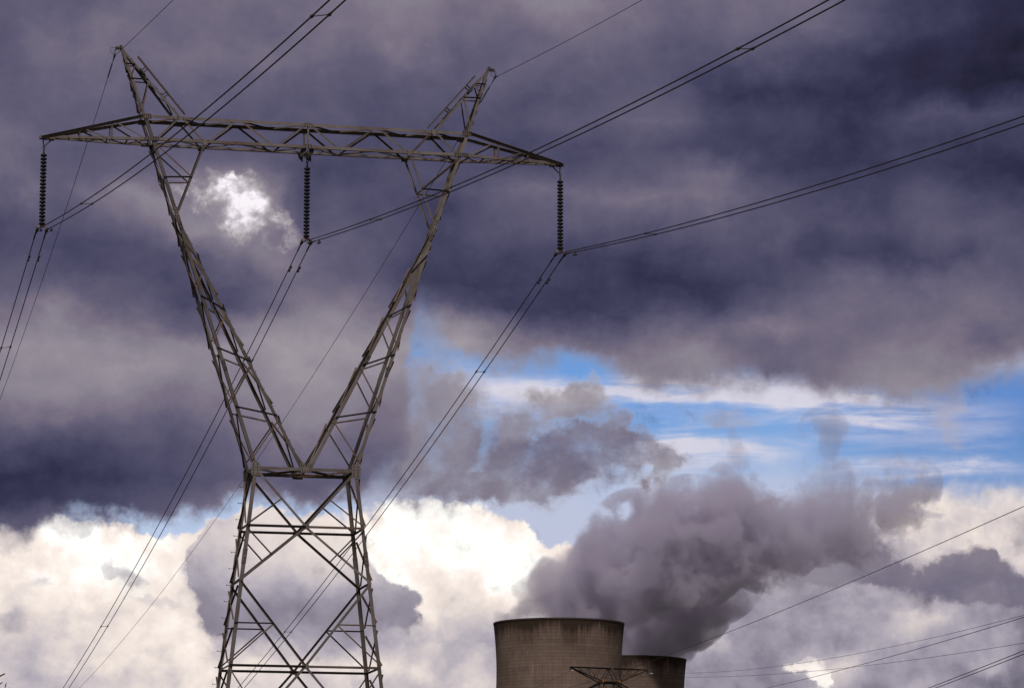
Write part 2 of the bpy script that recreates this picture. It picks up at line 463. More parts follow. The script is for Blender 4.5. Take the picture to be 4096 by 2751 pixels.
# plan lacing top and bottom
us = [-6.3, -5.2, -4.15, -2.8, -1.35, 0, 1.35, 2.8, 4.15, 5.2, 6.3]
for z, dz in ((31.965, .012), (32.96, -.02)):
    for k, (a, b) in enumerate(zip(us, us[1:])):
        s = 1 if k % 2 else -1
        bm = SM(); brace(bm, T_(a, -s * .5, z), T_(b, s * .5, z + dz), (0, 0, 1 if z > 32.5 else -1), .06, .007, .002, s); obj('plan_lacing', bm, STEEL if k % 3 else STEEL_R, arm)
for su in (-1, 1):
    ks = [6.4, 7.3, 8.1, 8.9, 9.6, 10.2]
    for k, (a, b) in enumerate(zip(ks, ks[1:])):
        s = 1 if k % 2 else -1
        f = lambda u: .57 + (.09 - .57) * (u - 6.334) / (10.686 - 6.334)
        bm = SM(); brace(bm, T_(a * su, s * f(a), 31.95), T_(b * su, -s * f(b), 31.94), (0, 0, -1), .05, .007, .0, s); obj('plan_lacing', bm, STEEL_R, arm)
        bm = SM(); brace(bm, T_(b * su, -f(b), 31.94), T_(b * su, f(b), 31.94), (0, 0, -1), .05, .007, .01, s); obj('plan_lacing', bm, STEEL, arm)
    # tip plates and hanger bracket
    bm = SM()
    box(bm, T_(10.66 * su, 0, 31.95), (.10, 0, 0), (0, .12, 0), (0, 0, .055))
    box(bm, T_(10.27 * su, 0, 31.92), (.10, 0, 0), (0, .15, 0), (0, 0, .05))
    obj('tip_plate', bm, STEEL_R, arm)
    bm = SM()
    tube(bm, [T_(10.62 * su, 0, 31.90), T_(10.585 * su, 0, 31.56)], .028, 6)
    tube(bm, [T_(10.27 * su, 0, 31.88), T_(10.56 * su, 0, 31.60)], .026, 6)
    tube(bm, [T_(10.2 * su, 0, 31.86), T_(10.66 * su, 0, 31.87)], .018, 6)
    obj('hanger_bracket', bm, HARD, arm)
bm = SM()
for s in (-1, 1):
    for sv in (-1, 1):
        plate(bm, T_(s * .16, sv * .46, 31.80), (s * .5, sv, 0), (0, 0, 1), [(-.14, -.2), (.05, -.05), (.14, .18), (-.14, .18)], .012)
    tube(bm, [T_(s * .15, 0, 31.85), T_(.06, 0, 31.60)], .022, 6)
tube(bm, [T_(0, -.5, 31.84), T_(0, .5, 31.84)], .03, 6)
obj('hanger_bracket', bm, HARD, arm)

# earth wire peaks
for su in (-1, 1):
    bm = SM()
    for sv in (-1, 1):
        pk = nd('peak', su, sv)
        angle(bm, nd('ct', su, sv), pk + V((su * .03, 0, .06)), (-su, 0, 0), (0, -sv, 0), .105, .011)
        angle(bm, nd('pi', su, sv), pk + V((-su * .05, 0, .02)), (su, 0, 0), (0, -sv, 0), .095, .010)
        box(bm, lerp(nd('ct', su, sv), pk, .09) + V((-su * .05, sv * .012, 0)), (.05, 0, 0), (0, .006, 0), (su * .09, 0, .27))
    peak = obj('earth_wire_peak', bm, STEEL, tower)
    for sv in (-1, 1):
        n = (0, sv, 0)
        fo = lambda t: lerp(nd('ct', su, sv), nd('peak', su, sv), t)
        fi = lambda t: lerp(nd('pi', su, sv), nd('peak', su, sv), t)
        for k, t in enumerate((.542, .764)):
            bm = SM(); brace(bm, fo(t), fi(t - .004), n, .05, .007, .012, su, inward=False); obj('rung', bm, STEEL_R, peak)
        for p, q in ((fi(.755), fo(.55)), (fi(.53), fo(.05))):
            bm = SM(); brace(bm, p, q, n, .048, .007, .018, su); obj('lacing_bar', bm, STEEL_R if sv < 0 else STEEL, peak)
        for a, b in ((.10, .34), (.40, .62), (.66, .84)):
            g = lambda s_, t: lerp(nd('pi', su, s_), nd('peak', su, s_), t)
            bm = SM(); brace(bm, g(sv, b), g(-sv, a), (-su, 0, .6), .045, .007, .012 if sv < 0 else .022, sv, inward=False); obj('lacing_bar', bm, STEEL, peak)
            g2 = lambda s_, t: lerp(nd('ct', su, s_), nd('peak', su, s_), t)
            bm = SM(); brace(bm, g2(sv, b), g2(-sv, a), (su, 0, .2), .045, .007, .012 if sv < 0 else .022, sv, inward=False); obj('lacing_bar', bm, STEEL, peak)
    # climbing rail parallel to the inner chord
    d = (V((7.599 * su, 0, 35.803)) - V((5.194 * su, 0, 32.984))).normalized()
    nn = V((-d.z * su, 0, abs(d.x)))
    r0 = T_(4.90 * su, -.30, 33.0) if su > 0 else T_(4.93 * su, -.30, 33.02)
    base = T_(5.194 * su, -.30, 32.984)
    s0 = base + nn * .24 - d * .02; s1 = base + nn * .24 + d * 2.98
    bm = SM()
    sx = V((0, 1, 0))
    box(bm, (s0 + s1) / 2, sx * .05, nn * .012, d * ((s1 - s0).length / 2))
    box(bm, (s0 + s1) / 2 + sx * .05 + nn * .016, sx * .008, nn * .028, d * ((s1 - s0).length / 2))
    box(bm, (s0 + s1) / 2 - sx * .05 + nn * .016, sx * .008, nn * .028, d * ((s1 - s0).length / 2))
    rail = obj('climbing_rail', bm, STEEL_R, peak)
    bm = SM()
    k = .12
    while k < (s1 - s0).length:
        box(bm, s0 + d * k + nn * .022, sx * .06, nn * .026, d * .02); k += .34
    for k in (1.12, 2.42):
        for e in (-.06, .06):
            box(bm, s0 + d * (k + e) - nn * .12, sx * .045, nn * .12, d * .018)
        box(bm, s0 + d * k - nn * .235, sx * .07, nn * .03, d * .15)
    obj('rail_bracket', bm, HARD, peak)
    # end bracket with bolts, and shackle
    bm = SM()
    c = T_(7.70 * su, 0, 35.80)
    box(bm, c, (.11, 0, 0), (0, .07, 0), (0, 0, .045))
    box(bm, c + V((-su * .10, 0, .05)), (.035, 0, 0), (0, .09, 0), (0, 0, .06))
    for x in (-.13, -.08, .0, .06):
        tube(bm, [c + V((x * su, -.04, -.10)), c + V((x * su, -.04, .09 if x < 0 else .05))], .014, 6)
    obj('end_bracket', bm, HARD, peak)

# ------------------------------------------------------------------ conductors
D_B, D_F = -.0280533, -.0061948
PH = dict(P1L=((-10.7785, 28.1894), (-.2333, .00062), (-.1514, .00039)), P1R=((-10.3853, 28.2083), (-.22835, .00052), (-.15193, .00041)),
          P2L=((-.1148, 28.194), (-.21531, .00058), (-.1468, .00042)), P2R=((.2550, 28.1977), (-.2155, .00059), (-.14519, .00040)),
          P3L=((10.4471, 28.1979), (-.20595, .00049), (-.14401, .00042)), P3R=((10.8176, 28.2151), (-.20615, .00049), (-.14751, .00046)),
          E1=((-7.8416, 35.4643), (-.23596, .00098), (-.1421, .00025)), E2=((7.8667, 35.5031), (-.1854, .00047), (-.1351, .00043)))
CP, SP = math.cos(PSI), math.sin(PSI)
def world(p): return V((p.x * CP - p.y * SP, DT + p.x * SP + p.y * CP, p.z))
def wire_pt(k, side, s):
    (u0, z0), b, f = PH[k]
    if side == 'b': return T_(u0 + s * math.sin(D_B), s * math.cos(D_B), z0 + b[0] * s + b[1] * s * s)
    return T_(u0 - s * math.sin(D_F), -s * math.cos(D_F), z0 + f[0] * s + f[1] * s * s)
def wp(k, side, s): return world(wire_pt(k, side, s))
def cable(k, rad, label, cat, group, back=300, front=150):
    pts = [wp(k, 'b', s) for s in [back * (1 - i / 60) ** 1.6 for i in range(60)]] + [wp(k, 'f', s) for s in [front * (i / 50) ** 1.4 for i in range(51)]]
    bm = SM(); base = wp(k, 'b', 0)
    tube(bm, [p - base for p in pts], rad, 8)
    o = obj('earth_wire' if k[0] == 'E' else 'conductor_cable', bm, CABLE, smooth=True)
    o.location = base
    return tag(o, label, cat, group), base
NM = {'P1': 'left', 'P2': 'middle', 'P3': 'right'}
for k in ('P1L', 'P1R', 'P2L', 'P2R', 'P3L', 'P3R'):
    o, base = cable(k, .0195, f"{'left' if k[2]=='L' else 'right'} cable of the black twin pair clamped under the {NM[k[:2]]} insulator string", 'power cable', 'twin conductor cables')
    for sd, ln in (('b', 1.0), ('f', 1.0)):
        bm = SM(); tube(bm, [wp(k, sd, ln * i / 6) - base for i in range(7)], [.030] * 6 + [.02], 8)
        a = obj('armour_rod', bm, CABLE, o, True)
def damper(k, sd, s):
    p = wp(k, sd, s); q = wp(k, sd, s + .1); a = (q - p).normalized()
    dn = V((0, 0, -1)); dn = (dn - a * dn.dot(a)).normalized()
    r = empty('vibration_damper', p, 0, f"black damper on the {'left' if k[2]=='L' else 'right'} cable {'below' if sd=='b' else 'just right of'} the {NM[k[:2]]} insulator string", 'damper', 'vibration dampers on the cables')
    bm = SM(); box(bm, dn * .05, a * .03, a.cross(dn) * .022, dn * .075); obj('clamp', bm, HARD, r)
    bm = SM(); tube(bm, [dn * .115 - a * .19, dn * .125, dn * .115 + a * .19], .009, 6); obj('messenger_cable', bm, HARD, r)
    for e in (-1, 1):
        bm = SM(); c = dn * .115 + a * (.19 * e)
        tube(bm, [c - a * (.085 * e), c - a * (.06 * e), c + a * (.05 * e), c + a * (.07 * e)], [.026, .043, .043, .026], 10)
        obj('weight', bm, HARD, r, True)
for k, s in (('P1L', 2.46), ('P1R', 2.52), ('P2L', 2.48), ('P2R', 2.50), ('P3L', 2.65), ('P3R', 2.66)): damper(k, 'b', s)
for k, s in (('P1L', 1.75), ('P1R', 1.9), ('P2L', 1.75), ('P2R', 1.9), ('P3R', 1.68)): damper(k, 'f', s)
SPL = {('P1', 'f', 63.7): 'on the left pair of cables at the top edge', ('P1', 'f', 16.5): 'on the left cables just right of the left insulator string',
       ('P2', 'f', 14.7): 'on the middle cables left of the right mast', ('P2', 'f', 60.5): 'on the middle pair of cables near the top right',
       ('P3', 'f', 13.9): 'on the right cables right of the right insulator string', ('P1', 'b', 12.15): 'on the left cables below the left insulator string',
       ('P2', 'b', 57.5): 'low on the middle cables in front of bright cloud', ('P2', 'b', 13.0): 'on the middle cables just behind the left mast',
       ('P3', 'b', 13.65): 'on the right cables below the right insulator string', ('P3', 'b', 58.8): 'low on the right cables between the pylon legs'}
for (ph, sd, s), where in SPL.items():
    a = wp(ph + 'L', sd, s); b = wp(ph + 'R', sd, s); c = (a + b) / 2
    r = empty('spacer_bar', c, 0, 'short dark spacer bar ' + where, 'spacer', 'spacer bars between twin cables')
    bm = SM(); tube(bm, [a - c, b - c], .013, 6); obj('rod', bm, HARD, r)
    for q, k in ((a, 'L'), (b, 'R')):
        ax = (wp(ph + k, sd, s + .2) - wp(ph + k, sd, s)).normalized()
        bm = SM(); tube(bm, [q - c - ax * .30, q - c - ax * .06, q - c - ax * .05, q - c + ax * .05, q - c + ax * .06, q - c + ax * .30], [.022, .026, .042, .042, .026, .022], 8)
        obj('clamp', bm, HARD, r)
for k, nm in (('E1', 'left'), ('E2', 'right')):
    o, base = cable(k, .0115, f'thin dark earth wire running over the tip of the {nm} peak of the big pylon', 'wire', 'earth wires')
    bm = SM()
    a, b = (.65, 1.85) if k == 'E1' else (1.0, 2.5)
    pts = [];  n = 90
    for i in range(n + 1):
        s = a + (b - a) * i / n
        pts.append(wp(k, 'b', s) - base + V((.026 * math.cos(i * 1.05), 0, .026 * math.sin(i * 1.05))))
    tube(bm, pts, .009, 5); obj('spiral_damper', bm, HARD, o)
    bm = SM()
    tube(bm, [wp(k, 'b', .5) - base, wp(k, 'b', .15) - base, V((0, 0, 0)), wp(k, 'f', .15) - base, wp(k, 'f', .55) - base], [.018, .028, .05, .028, .018], 8)
    su = -1 if k == 'E1' else 1
    tube(bm, [V((0, 0, .0)), V((0, 0, .09))], .032, 8)
    ring = []
    for i in range(13):
        t = 2 * math.pi * i / 12
        ring.append(V((.035 * math.cos(t), 0, .17 + .065 * math.sin(t))))
    tube(bm, ring, .012, 5, cap=False)
    tube(bm, [V((-su * .02, 0, .23)), V((-su * .05, 0, .30))], .02, 6)
    obj('suspension_clamp', bm, HARD, o)
    bm = SM()
    S_ = su if k == 'E1' else -su
    w_ = -1 if k == 'E1' else -1
    lp = [V((-.02, 0, .02)), V((-.12, 0, .14)), V((-.19, 0, .26)), V((-.17, 0, .33)), V((-.08, 0, .345)), V((.04, 0, .335))] if k == 'E1' else \
         [V((-.05, 0, .02)), V((-.15, 0, .04)), V((-.19, 0, .12)), V((-.17, 0, .20)), V((-.12, 0, .26)), V((-.06, 0, .30))]
    tube(bm, lp, .010, 6); obj('bonding_loop', bm, HARD, o)

# ------------------------------------------------------------------ insulator strings
def insulator_string(u, label):
    top = world(T_(u, 0, 31.58))
    r = empty('insulator_string', top, PSI, label, 'insulator', 'insulator strings hanging from the crossarm')
    bm = SM()
    ring = [V((.04 * math.cos(t * math.pi / 6), 0, -.05 + .07 * math.sin(t * math.pi / 6))) for t in range(13)]
    tube(bm, ring, .022, 6, cap=False)
    ring = [V((0, .035 * math.cos(t * math.pi / 6), -.14 + .05 * math.sin(t * math.pi / 6))) for t in range(13)]
    tube(bm, ring, .022, 6, cap=False)
    tube(bm, [V((0, 0, -.17)), V((0, 0, -.28))], [.034, .045], 8)
    obj('hanger_link', bm, HARD, r)
    z0 = -.335
    proto = None
    for i in range(20):
        if proto is None:
            bm = SM()
            lathe(bm, [(.0, .062), (.030, .062), (.042, .054), (.044, .030), (.070, .034), (.100, .022), (.121, .002), (.127, -.020), (.127, -.048), (.122, -.058),
                       (.100, -.052), (.085, -.062), (.065, -.052), (.040, -.060), (.022, -.060), (.020, -.085), (.0, -.085)], 24)
            d = obj('insulator_disc', bm, PORC, r, True); proto = d
        else:
            d = proto.copy(); COL.objects.link(d); d.parent = r
        d.location = (0, 0, z0 - .146 * i)
    zy = z0 - .146 * 19 - .085
    bm = SM()
    plate(bm, V((0, -.008, zy - .04)), (0, 1, 0), (0, 0, 1), [(-.21, -.045), (.21, -.045), (.20, -.015), (.05, .05), (-.05, .05), (-.20, -.015)], .02)
    obj('yoke_plate', bm, YOKE, r)
    zc = 28.19 - 31.58
    for s in (-1, 1):
        bm = SM()
        c = V((s * .188, 0, zc))
        tube(bm, [c + V((0, 0, .10)), c + V((0, 0, .02))], .018, 6)
        tube(bm, [c + V((-.04, 0, .085)), c + V((.045, 0, .085))], .02, 6)
        tube(bm, [c + V((0, -.30, -.035)), c + V((0, -.15, -.012)), c + V((0, -.02, -.02)), c + V((0, .13, -.028)), c + V((0, .30, -.065))], [.03, .05, .068, .055, .032], 10)
        box(bm, c + V((0, 0, .035)), (.03, 0, 0), (0, .07, 0), (0, 0, .03))
        obj('suspension_clamp', bm, HARD, r, True)
insulator_string(-10.575, 'black insulator string of twenty discs hanging from the left tip of the crossarm')
insulator_string(.065, 'black insulator string of twenty discs hanging from the middle of the crossarm')
insulator_string(10.62, 'black insulator string of twenty discs hanging from the right tip of the crossarm')

# twig caught on the right mast
bm = SM()
b = world(T_(5.70, -.62, 29.93))
tube(bm, [world(T_(5.52, -.6, 29.90)) - b, V((0, 0, .0)), world(T_(5.90, -.66, 29.93)) - b, world(T_(6.02, -.66, 29.90)) - b], [.006, .006, .005, .003], 5)
tube(bm, [world(T_(5.74, -.62, 29.86)) - b, world(T_(5.90, -.68, 29.72)) - b, world(T_(6.0, -.68, 29.68)) - b], [.006, .006, .004], 5)
tube(bm, [world(T_(5.90, -.68, 29.72)) - b, world(T_(5.97, -.68, 29.60)) - b], [.005, .003], 5)
tube(bm, [world(T_(5.90, -.66, 29.93)) - b, world(T_(5.84, -.66, 29.98)) - b], [.005, .003], 5)
o = obj('twig', bm, TWIG); o.location = b
tag(o, 'thin dry twig caught on the right mast of the pylon above its knee', 'twig')

# ------------------------------------------------------------------ cooling towers
def concrete_material(name, phase):
    m, T, p, out = material(name)
    co_ = T.new('ShaderNodeTexCoord').outputs['Object']
    x, y, z = T.sep(co_)[0:3]
    th = T.m('ARCTAN2', y, x)
    arc = T.mul(th, 25.0)
    h = T.sub(123.1 + EYE, z)                       # metres below the rim
    lift = T.div(z, 1.27)
    li = T.m('FLOOR', lift); lf = T.sub(lift, li)
    pan = T.div(arc, 1.9); pi_ = T.m('FLOOR', pan); pf = T.sub(pan, pi_)
    wn = T.new('ShaderNodeTexWhiteNoise', noise_dimensions='2D'); T.put(wn.inputs['Vector'], T.comb(pi_, li, 0.0))
    wl = T.new('ShaderNodeTexWhiteNoise', noise_dimensions='1D'); T.put(wl.inputs['W'], li)
    tone = T.add(T.mul(T.sub(wn.outputs['Value'], .5), .13), T.mul(T.sub(wl.outputs['Value'], .5), .17))
    joint = T.mx(T.mul(T.step(lf, .86, .99), T.mul(T.step(lf, 1.0, .995), 1.0)), T.mul(T.step(pf, .93, .99), .38))
    sv_ = T.comb(T.mul(arc, 1.0), T.mul(z, .06), phase)
    streak = T.noise(sv_, .9, 6, .65).outputs['Fac']
    broad = T.noise(T.comb(T.mul(arc, .07), T.mul(z, .07), phase + 3.0), 1.0, 4, .55).outputs['Fac']
    fine = T.noise(co_, 1.3, 6, .6).outputs['Fac']
    c = T.mixc(T.step(broad, .3, .7), (.172, .119, .095, 1), (.228, .160, .130, 1))
    br = T.add(T.add(1.0, tone), T.add(T.mul(T.sub(streak, .5), .55), T.mul(T.sub(fine, .5), .35)))
    br = T.mul(br, T.sub(1.0, T.mul(joint, .55)))
    c = T.mixc(1.0, c, T.comb(br, br, br), 'MULTIPLY')
    # sooty weathering that runs down from the rim
    run = T.noise(T.comb(T.mul(arc, .55), T.mul(z, .05), phase + 9.0), 1.0, 5, .65).outputs['Fac']
    run2 = T.noise(T.comb(T.mul(arc, .10), 0.0, phase + 5.0), 1.0, 3, .5).outputs['Fac']
    lim = T.add(T.mul(T.sub(run, .38), 11.0), T.mul(T.sub(run2, .45), 12.0))
    soot = T.step(T.sub(h, lim), 3.2, .4)
    c = T.mixc(T.mul(soot, .86), c, (.030, .019, .015, 1))
    soot2 = T.step(T.sub(h, T.mul(lim, 1.6)), 5.5, 1.5)
    c = T.mixc(T.mul(soot2, .42), c, (.060, .036, .026, 1))
    # pale lime streaks
    lime = T.noise(T.comb(T.mul(arc, 2.2), T.mul(z, .11), phase + 20.0), 1.0, 3, .5).outputs['Fac']
    zone = T.mul(T.step(h, 5.0, 9.0), T.step(h, 30.0, 20.0))
    where = T.mul(T.step(th, -2.75, -2.55), T.step(th, -1.75, -2.1))
    c = T.mixc(T.mul(T.mul(T.step(lime, .64, .74), T.mul(zone, where)), .55), c, (.46, .42, .38, 1))
    c = T.mixc(T.mul(T.mul(T.step(lime, .40, .30), T.mul(zone, where)), .55), c, (.05, .038, .032, 1))
    T.put(p.inputs['Base Color'], c)
    p.inputs['Roughness'].default_value = .92; p.inputs['Specular IOR Level'].default_value = .15
    return m
RIMM = plain('sooty_rim_concrete', (.05, .038, .032), .9, var=.5, scale=.6)
def cooling_tower(az, dist, label, phase):
    Rr = 25.0; H = 123.1 + EYE
    r = empty('cooling_tower', (dist * math.sin(az), dist * math.cos(az), 0), 0, label, 'cooling tower', 'concrete cooling towers')
    zt = H - 19.0; rt_ = .951 * Rr; cc = 19.0 / math.sqrt((1 / .951) ** 2 - 1)
    rad = lambda z: rt_ * math.sqrt(1 + ((z - zt) / cc) ** 2)
    bm = SM()
    zs = [6.0 + (H - 6.0) * i / 90 for i in range(91)]
    outer_ = [(rad(z), z) for z in zs]
    inner_ = [(rad(z) - .7, z) for z in reversed(zs)]
    prof = outer_ + [(rad(H) + .02, H + .001)] + inner_
    rings = lathe(bm, prof, 160)
    a, b = rings[-1], rings[0]
    for k in range(160): bm.faces.new((a[k], a[(k + 1) % 160], b[(k + 1) % 160], b[k]))
    shell = obj('shell', bm, concrete_material('weathered_tower_concrete', phase), r, True)
    bm = SM()
    q = lathe(bm, [(Rr + .05, H - .5), (Rr + .07, H - .45), (Rr + .07, H + .1), (Rr - .95, H + .1), (Rr - .95, H - .5)], 160)
    for k in range(160): bm.faces.new((q[-1][k], q[-1][(k + 1) % 160], q[0][(k + 1) % 160], q[0][k]))
    obj('rim_ring', bm, RIMM, r)
    bm = SM()
    rb = rad(6.0)
    for k in range(48):
        t0 = 2 * math.pi * k / 48; t1 = 2 * math.pi * (k + .5) / 48; t2 = 2 * math.pi * (k + 1) / 48
        for ta, tb in ((t0, t1), (t2, t1)):
            tube(bm, [V(((rb + 2) * math.cos(ta), (rb + 2) * math.sin(ta), 0)), V(((rb - .3) * math.cos(tb), (rb - .3) * math.sin(tb), 6.2))], .45, 8)
    obj('support_columns', bm, plain('column_concrete', (.28, .25, .22), .9), r)
cooling_tower(.07399, 1333.3, 'large brown concrete cooling tower with soot stained rim, the bigger one at left', 1.0)
cooling_tower(.09372, 1501.0, 'smaller looking brown cooling tower half hidden behind the bigger one', 40.0)

# ------------------------------------------------------------------ steam
STEAM = [(81.3,1330.5,128.6,7.0),(89.7,1332.0,130.1,11.7),(100.4,1334.2,133.1,16.8),(111.2,1333.4,131.4,15.1),(117.6,1339.8,143.0,21.1),(133.4,1345.4,152.2,23.7),(152.1,1353.5,159.3,22.5),(171.9,1361.2,165.7,19.3),(166.8,1360.8,177.6,10.7),(191.4,1370.7,168.8,17.3),(210.6,1376.0,170.7,15.7),(234.3,1380.3,178.7,15.8),(243.4,1380.7,186.0,10.9),(219.7,1378.6,164.1,12.2),(185.3,1371.5,155.8,13.0),(141.6,1496.3,131.3,11.3),(150.2,1497.5,131.1,11.7),(140.1,1496.5,138.1,16.9),(152.1,1497.3,141.1,18.9),(158.7,1471.5,150.8,22.3),(167.9,1430.2,157.5,20.7),(172.1,1360.2,194.0,5.5),(165.5,1362.0,207.2,4.1),(208.4,1376.3,206.6,8.4),(210.5,1374.0,190.5,5.9),(240.9,1381.1,194.8,7.4)]
S0 = V((98.5, 1333.0, 124.0))
def steam():
    m = bpy.data.materials.new('grey_steam'); m.use_nodes = True
    nt = m.node_tree; nt.nodes.clear(); T = Tree(nt)
    out = T.new('ShaderNodeOutputMaterial')
    vol = T.new('ShaderNodeVolumePrincipled')
    co_ = T.new('ShaderNodeTexCoord').outputs['Object']
    warp = T.noise(co_, .04, 2, .5).outputs['Color']
    pw = T.vm('ADD', co_, T.vm('MULTIPLY', T.vm('SUBTRACT', warp, (.5, .5, .5)), (45, 45, 45)))
    f = None
    for x, y, z, r in STEAM:
        d = T.vm('DISTANCE', pw, (x - S0.x, y - S0.y, z - S0.z))
        g = T.m('MULTIPLY_ADD', d, -1.0 / r, 1.0)
        f = g if f is None else T.m('SMOOTH_MAX', f, g, .22)
    n1 = T.noise(co_, .05, 8, .68).outputs['Fac']
    xx = T.sep(co_)[0]; zz = T.sep(co_)[2]
    away = T.add(xx, zz)
    far = T.step(away, 10.0, 130.0, 1.7, 5.6)      # steam breaks up as it drifts away
    e = T.add(f, T.mul(T.sub(n1, T.step(away, 20.0, 150.0, .44, .487)), far))
    dens = T.step(e, .06, .28)
    dens = T.mul(dens, T.step(away, 60.0, 200.0, .12, .10))
    dens = T.mul(dens, T.step(zz, 48.0, 72.0, 1.0, .36))
    dens = T.mul(dens, T.step(zz, -1.5, 2.5))          # it condenses above the rims
    T.put(vol.inputs['Density'], dens)
    vol.inputs['Color'].default_value = (.885, .828, .960, 1)
    vol.inputs['Anisotropy'].default_value = .1
    nt.links.new(vol.outputs[0], out.inputs['Volume'])
    m.cycles.volume_step_rate = .1
    me = bpy.data.meshes.new('steam_plume'); bm = bmesh.new()
    for x, y, z, r in STEAM:
        t = bmesh.ops.create_icosphere(bm, subdivisions=3, radius=r * 1.12 + 2.0)
        for v in t['verts']: v.co += V((x, y, z)) - S0
    bm.to_mesh(me); bm.free()
    o = link('steam_plume', me, m); o.location = S0
    md = o.modifiers.new('union', 'REMESH'); md.mode = 'VOXEL'; md.voxel_size = 3.0
    tag(o, 'dark grey plume of steam blowing from the cooling towers up to the right', 'steam', kind='stuff')
steam()

# ------------------------------------------------------------------ distant pylon in front of the cooling towers
def pylon():
    base = V((54.95, 621.0, 0)); rz = -math.atan2(-5.77, 14.27)
    ax = V((62.0834 - 47.815, 623.919 - 618.153, 0)).normalized(); ay = V((-ax.y, ax.x, 0))
    rz = math.atan2(ax.y, ax.x)
    r = empty('lattice_pylon', base, rz, 'distant dark lattice pylon with a flat top beam, standing in front of the cooling towers', 'pylon')
    Hb = 49.62 + EYE; Hw = 47.11 + EYE
    hb = 7.69; hw = 1.52
    dw = .9
    bm = SM()
    for sv in (-1, 1):
        tube(bm, [V((-hb, sv * .12, Hb)), V((0, sv * dw * .6, Hb)), V((hb, sv * .12, Hb))], .12, 6)
    obj('top_beam', bm, DARK, r)
    for su in (-1, 1):
        for sv in (-1, 1):
            nm = 'raked_strut'
            bm = SM(); tube(bm, [V((su * hb, sv * .12, Hb - .05)), V((su * hw, sv * dw, Hw))], .11, 6); obj(nm, bm, BOLT if su > 0 else DARK, r)
            for t, tt in ((.80, .52), (.52, .52), (.52, .25), (.25, .25)):
                bm = SM()
                tube(bm, [V((su * hb * t, sv * (.12 + (dw * .6 - .12) * (1 - t)), Hb)), V((su * (hb + (hw - hb) * (1 - tt * .9)), sv * (.12 + (dw - .12) * (1 - tt)), Hb - .05 + (Hw - Hb) * (1 - tt * .9)))], .055, 5)
                obj('lacing_bar', bm, BOLT, r)
            bm = SM(); tube(bm, [V((0, sv * dw * .5, Hb)), V((su * hw, sv * dw, Hw))], .05, 5); obj('lacing_bar', bm, DARK, r)
            # lower crossarm and legs
            bm = SM(); tube(bm, [V((su * hw, sv * dw, Hw)), V((su * 8.6, sv * .15, Hw - 3.4))], .13, 6); obj('lower_arm', bm, DARK, r)
            bm = SM(); tube(bm, [V((su * hw, sv * 1.2, Hw - 5.0)), V((su * 8.6, sv * .15, Hw - 3.5))], .08, 6); obj('lower_arm', bm, DARK, r)
            bm = SM(); tube(bm, [V((su * hw, sv * dw, Hw)), V((su * hw, sv * 1.2, Hw - 5)), V((su * 5.2, sv * 5.0, 0))], .10, 6); obj('leg', bm, DARK, r)
            bm = SM(); tube(bm, [V((su * hw, sv * dw, Hw - .1)), V((-su * hw, sv * 1.2, Hw - 5))], .06, 5); obj('lacing_bar', bm, DARK, r)
            for i in range(6):
                z0 = (Hw - 5) * (1 - i / 6); z1 = (Hw - 5) * (1 - (i + 1) / 6)
                w0 = hw + (5.2 - hw) * i / 6; w1 = hw + (5.2 - hw) * (i + 1) / 6
                bm = SM(); tube(bm, [V((su * w0, sv * (1.2 + 3.8 * i / 6), z0)), V((-su * w1, sv * (1.2 + 3.8 * (i + 1) / 6), z1))], .06, 5); obj('lacing_bar', bm, DARK, r)
        bm = SM(); box(bm, V((su * hw, -dw - .1, Hw + .15)), (.28, 0, 0), (0, .03, 0), (0, 0, .25)); obj('joint_plate', bm, ORANGE, r)
        bm = SM(); tube(bm, [V((su * (hb - .02), 0, Hb)), V((su * (hb - .02), 0, Hb - .55))], [.05, .11], 8); obj('wire_hanger', bm, DARK, r)
        bm = SM(); tube(bm, [V((su * hb + .5 if su > 0 else su * hb + .12, -.1, Hb - .58)), V((su * hb + 1.0 if su > 0 else su * hb + .62, -.15, Hb - .60))], .065, 8); obj('line_marker', bm, WHITE, r)
        if su > 0:
            bm = SM(); tube(bm, [V((hb - .45, .1, Hb - .85)), V((hb - .95, .15, Hb - 1.15))], .05, 8); obj('line_marker', bm, WHITE, r)
    for sv in (-1, 1):
        bm = SM(); tube(bm, [V((-hw, sv * dw, Hw)), V((hw, sv * dw, Hw))], .2, 6); obj('waist_beam', bm, DARK, r)
    bm = SM(); box(bm, V((-.45, -.6, Hb - .2)), (.28, 0, 0), (0, .12, 0), (0, 0, .22)); obj('joint_plate', bm, DARK, r)
    bm = SM(); box(bm, V((.35, -.62, Hb - .1)), (.2, 0, 0), (0, .05, 0), (0, 0, .12)); obj('joint_plate', bm, STEEL_R, r)
pylon()

def span(A, B, q, ext0, ext1, rad, label, group):
    A = V(A); B = V(B); n = 60; pts = []
    for i in range(n + 1):
        t = -ext0 + (1 + ext0 + ext1) * i / n
        p = A + (B - A) * t; p.z += q * t * (t - 1) + EYE
        pts.append(p)
    c = pts[0].copy()
    bm = SM(); tube(bm, [p - c for p in pts], rad, 6)
    o = obj('overhead_wire', bm, CABLE, smooth=True); o.location = c
    return tag(o, label, 'wire', group)
G = 'overhead wires of the line at the right'
span((39.003, 185.954, 23.765), (32.925, 428.738, 31.841), 2.725, .10, .10, .021, 'single dark wire slanting down across the face of both cooling towers', G)
span((67.516, 323.02, 31.05), (62.15, 623.912, 49.25), 7.486, .12, 0, .021, 'upper of two faint wires running to the distant pylon', G)
span((67.458, 323.032, 28.458), (47.928, 618.145, 49.155), 8.699, .12, 0, .021, 'lower, more sagging of two faint wires running to the distant pylon', G)
span((47.054, 225.135, 21.511), (52.946, 396.48, 29.565), .95, .12, .15, .023, 'dark wire rising right of the cooling towers and crossing a faint wire', G)
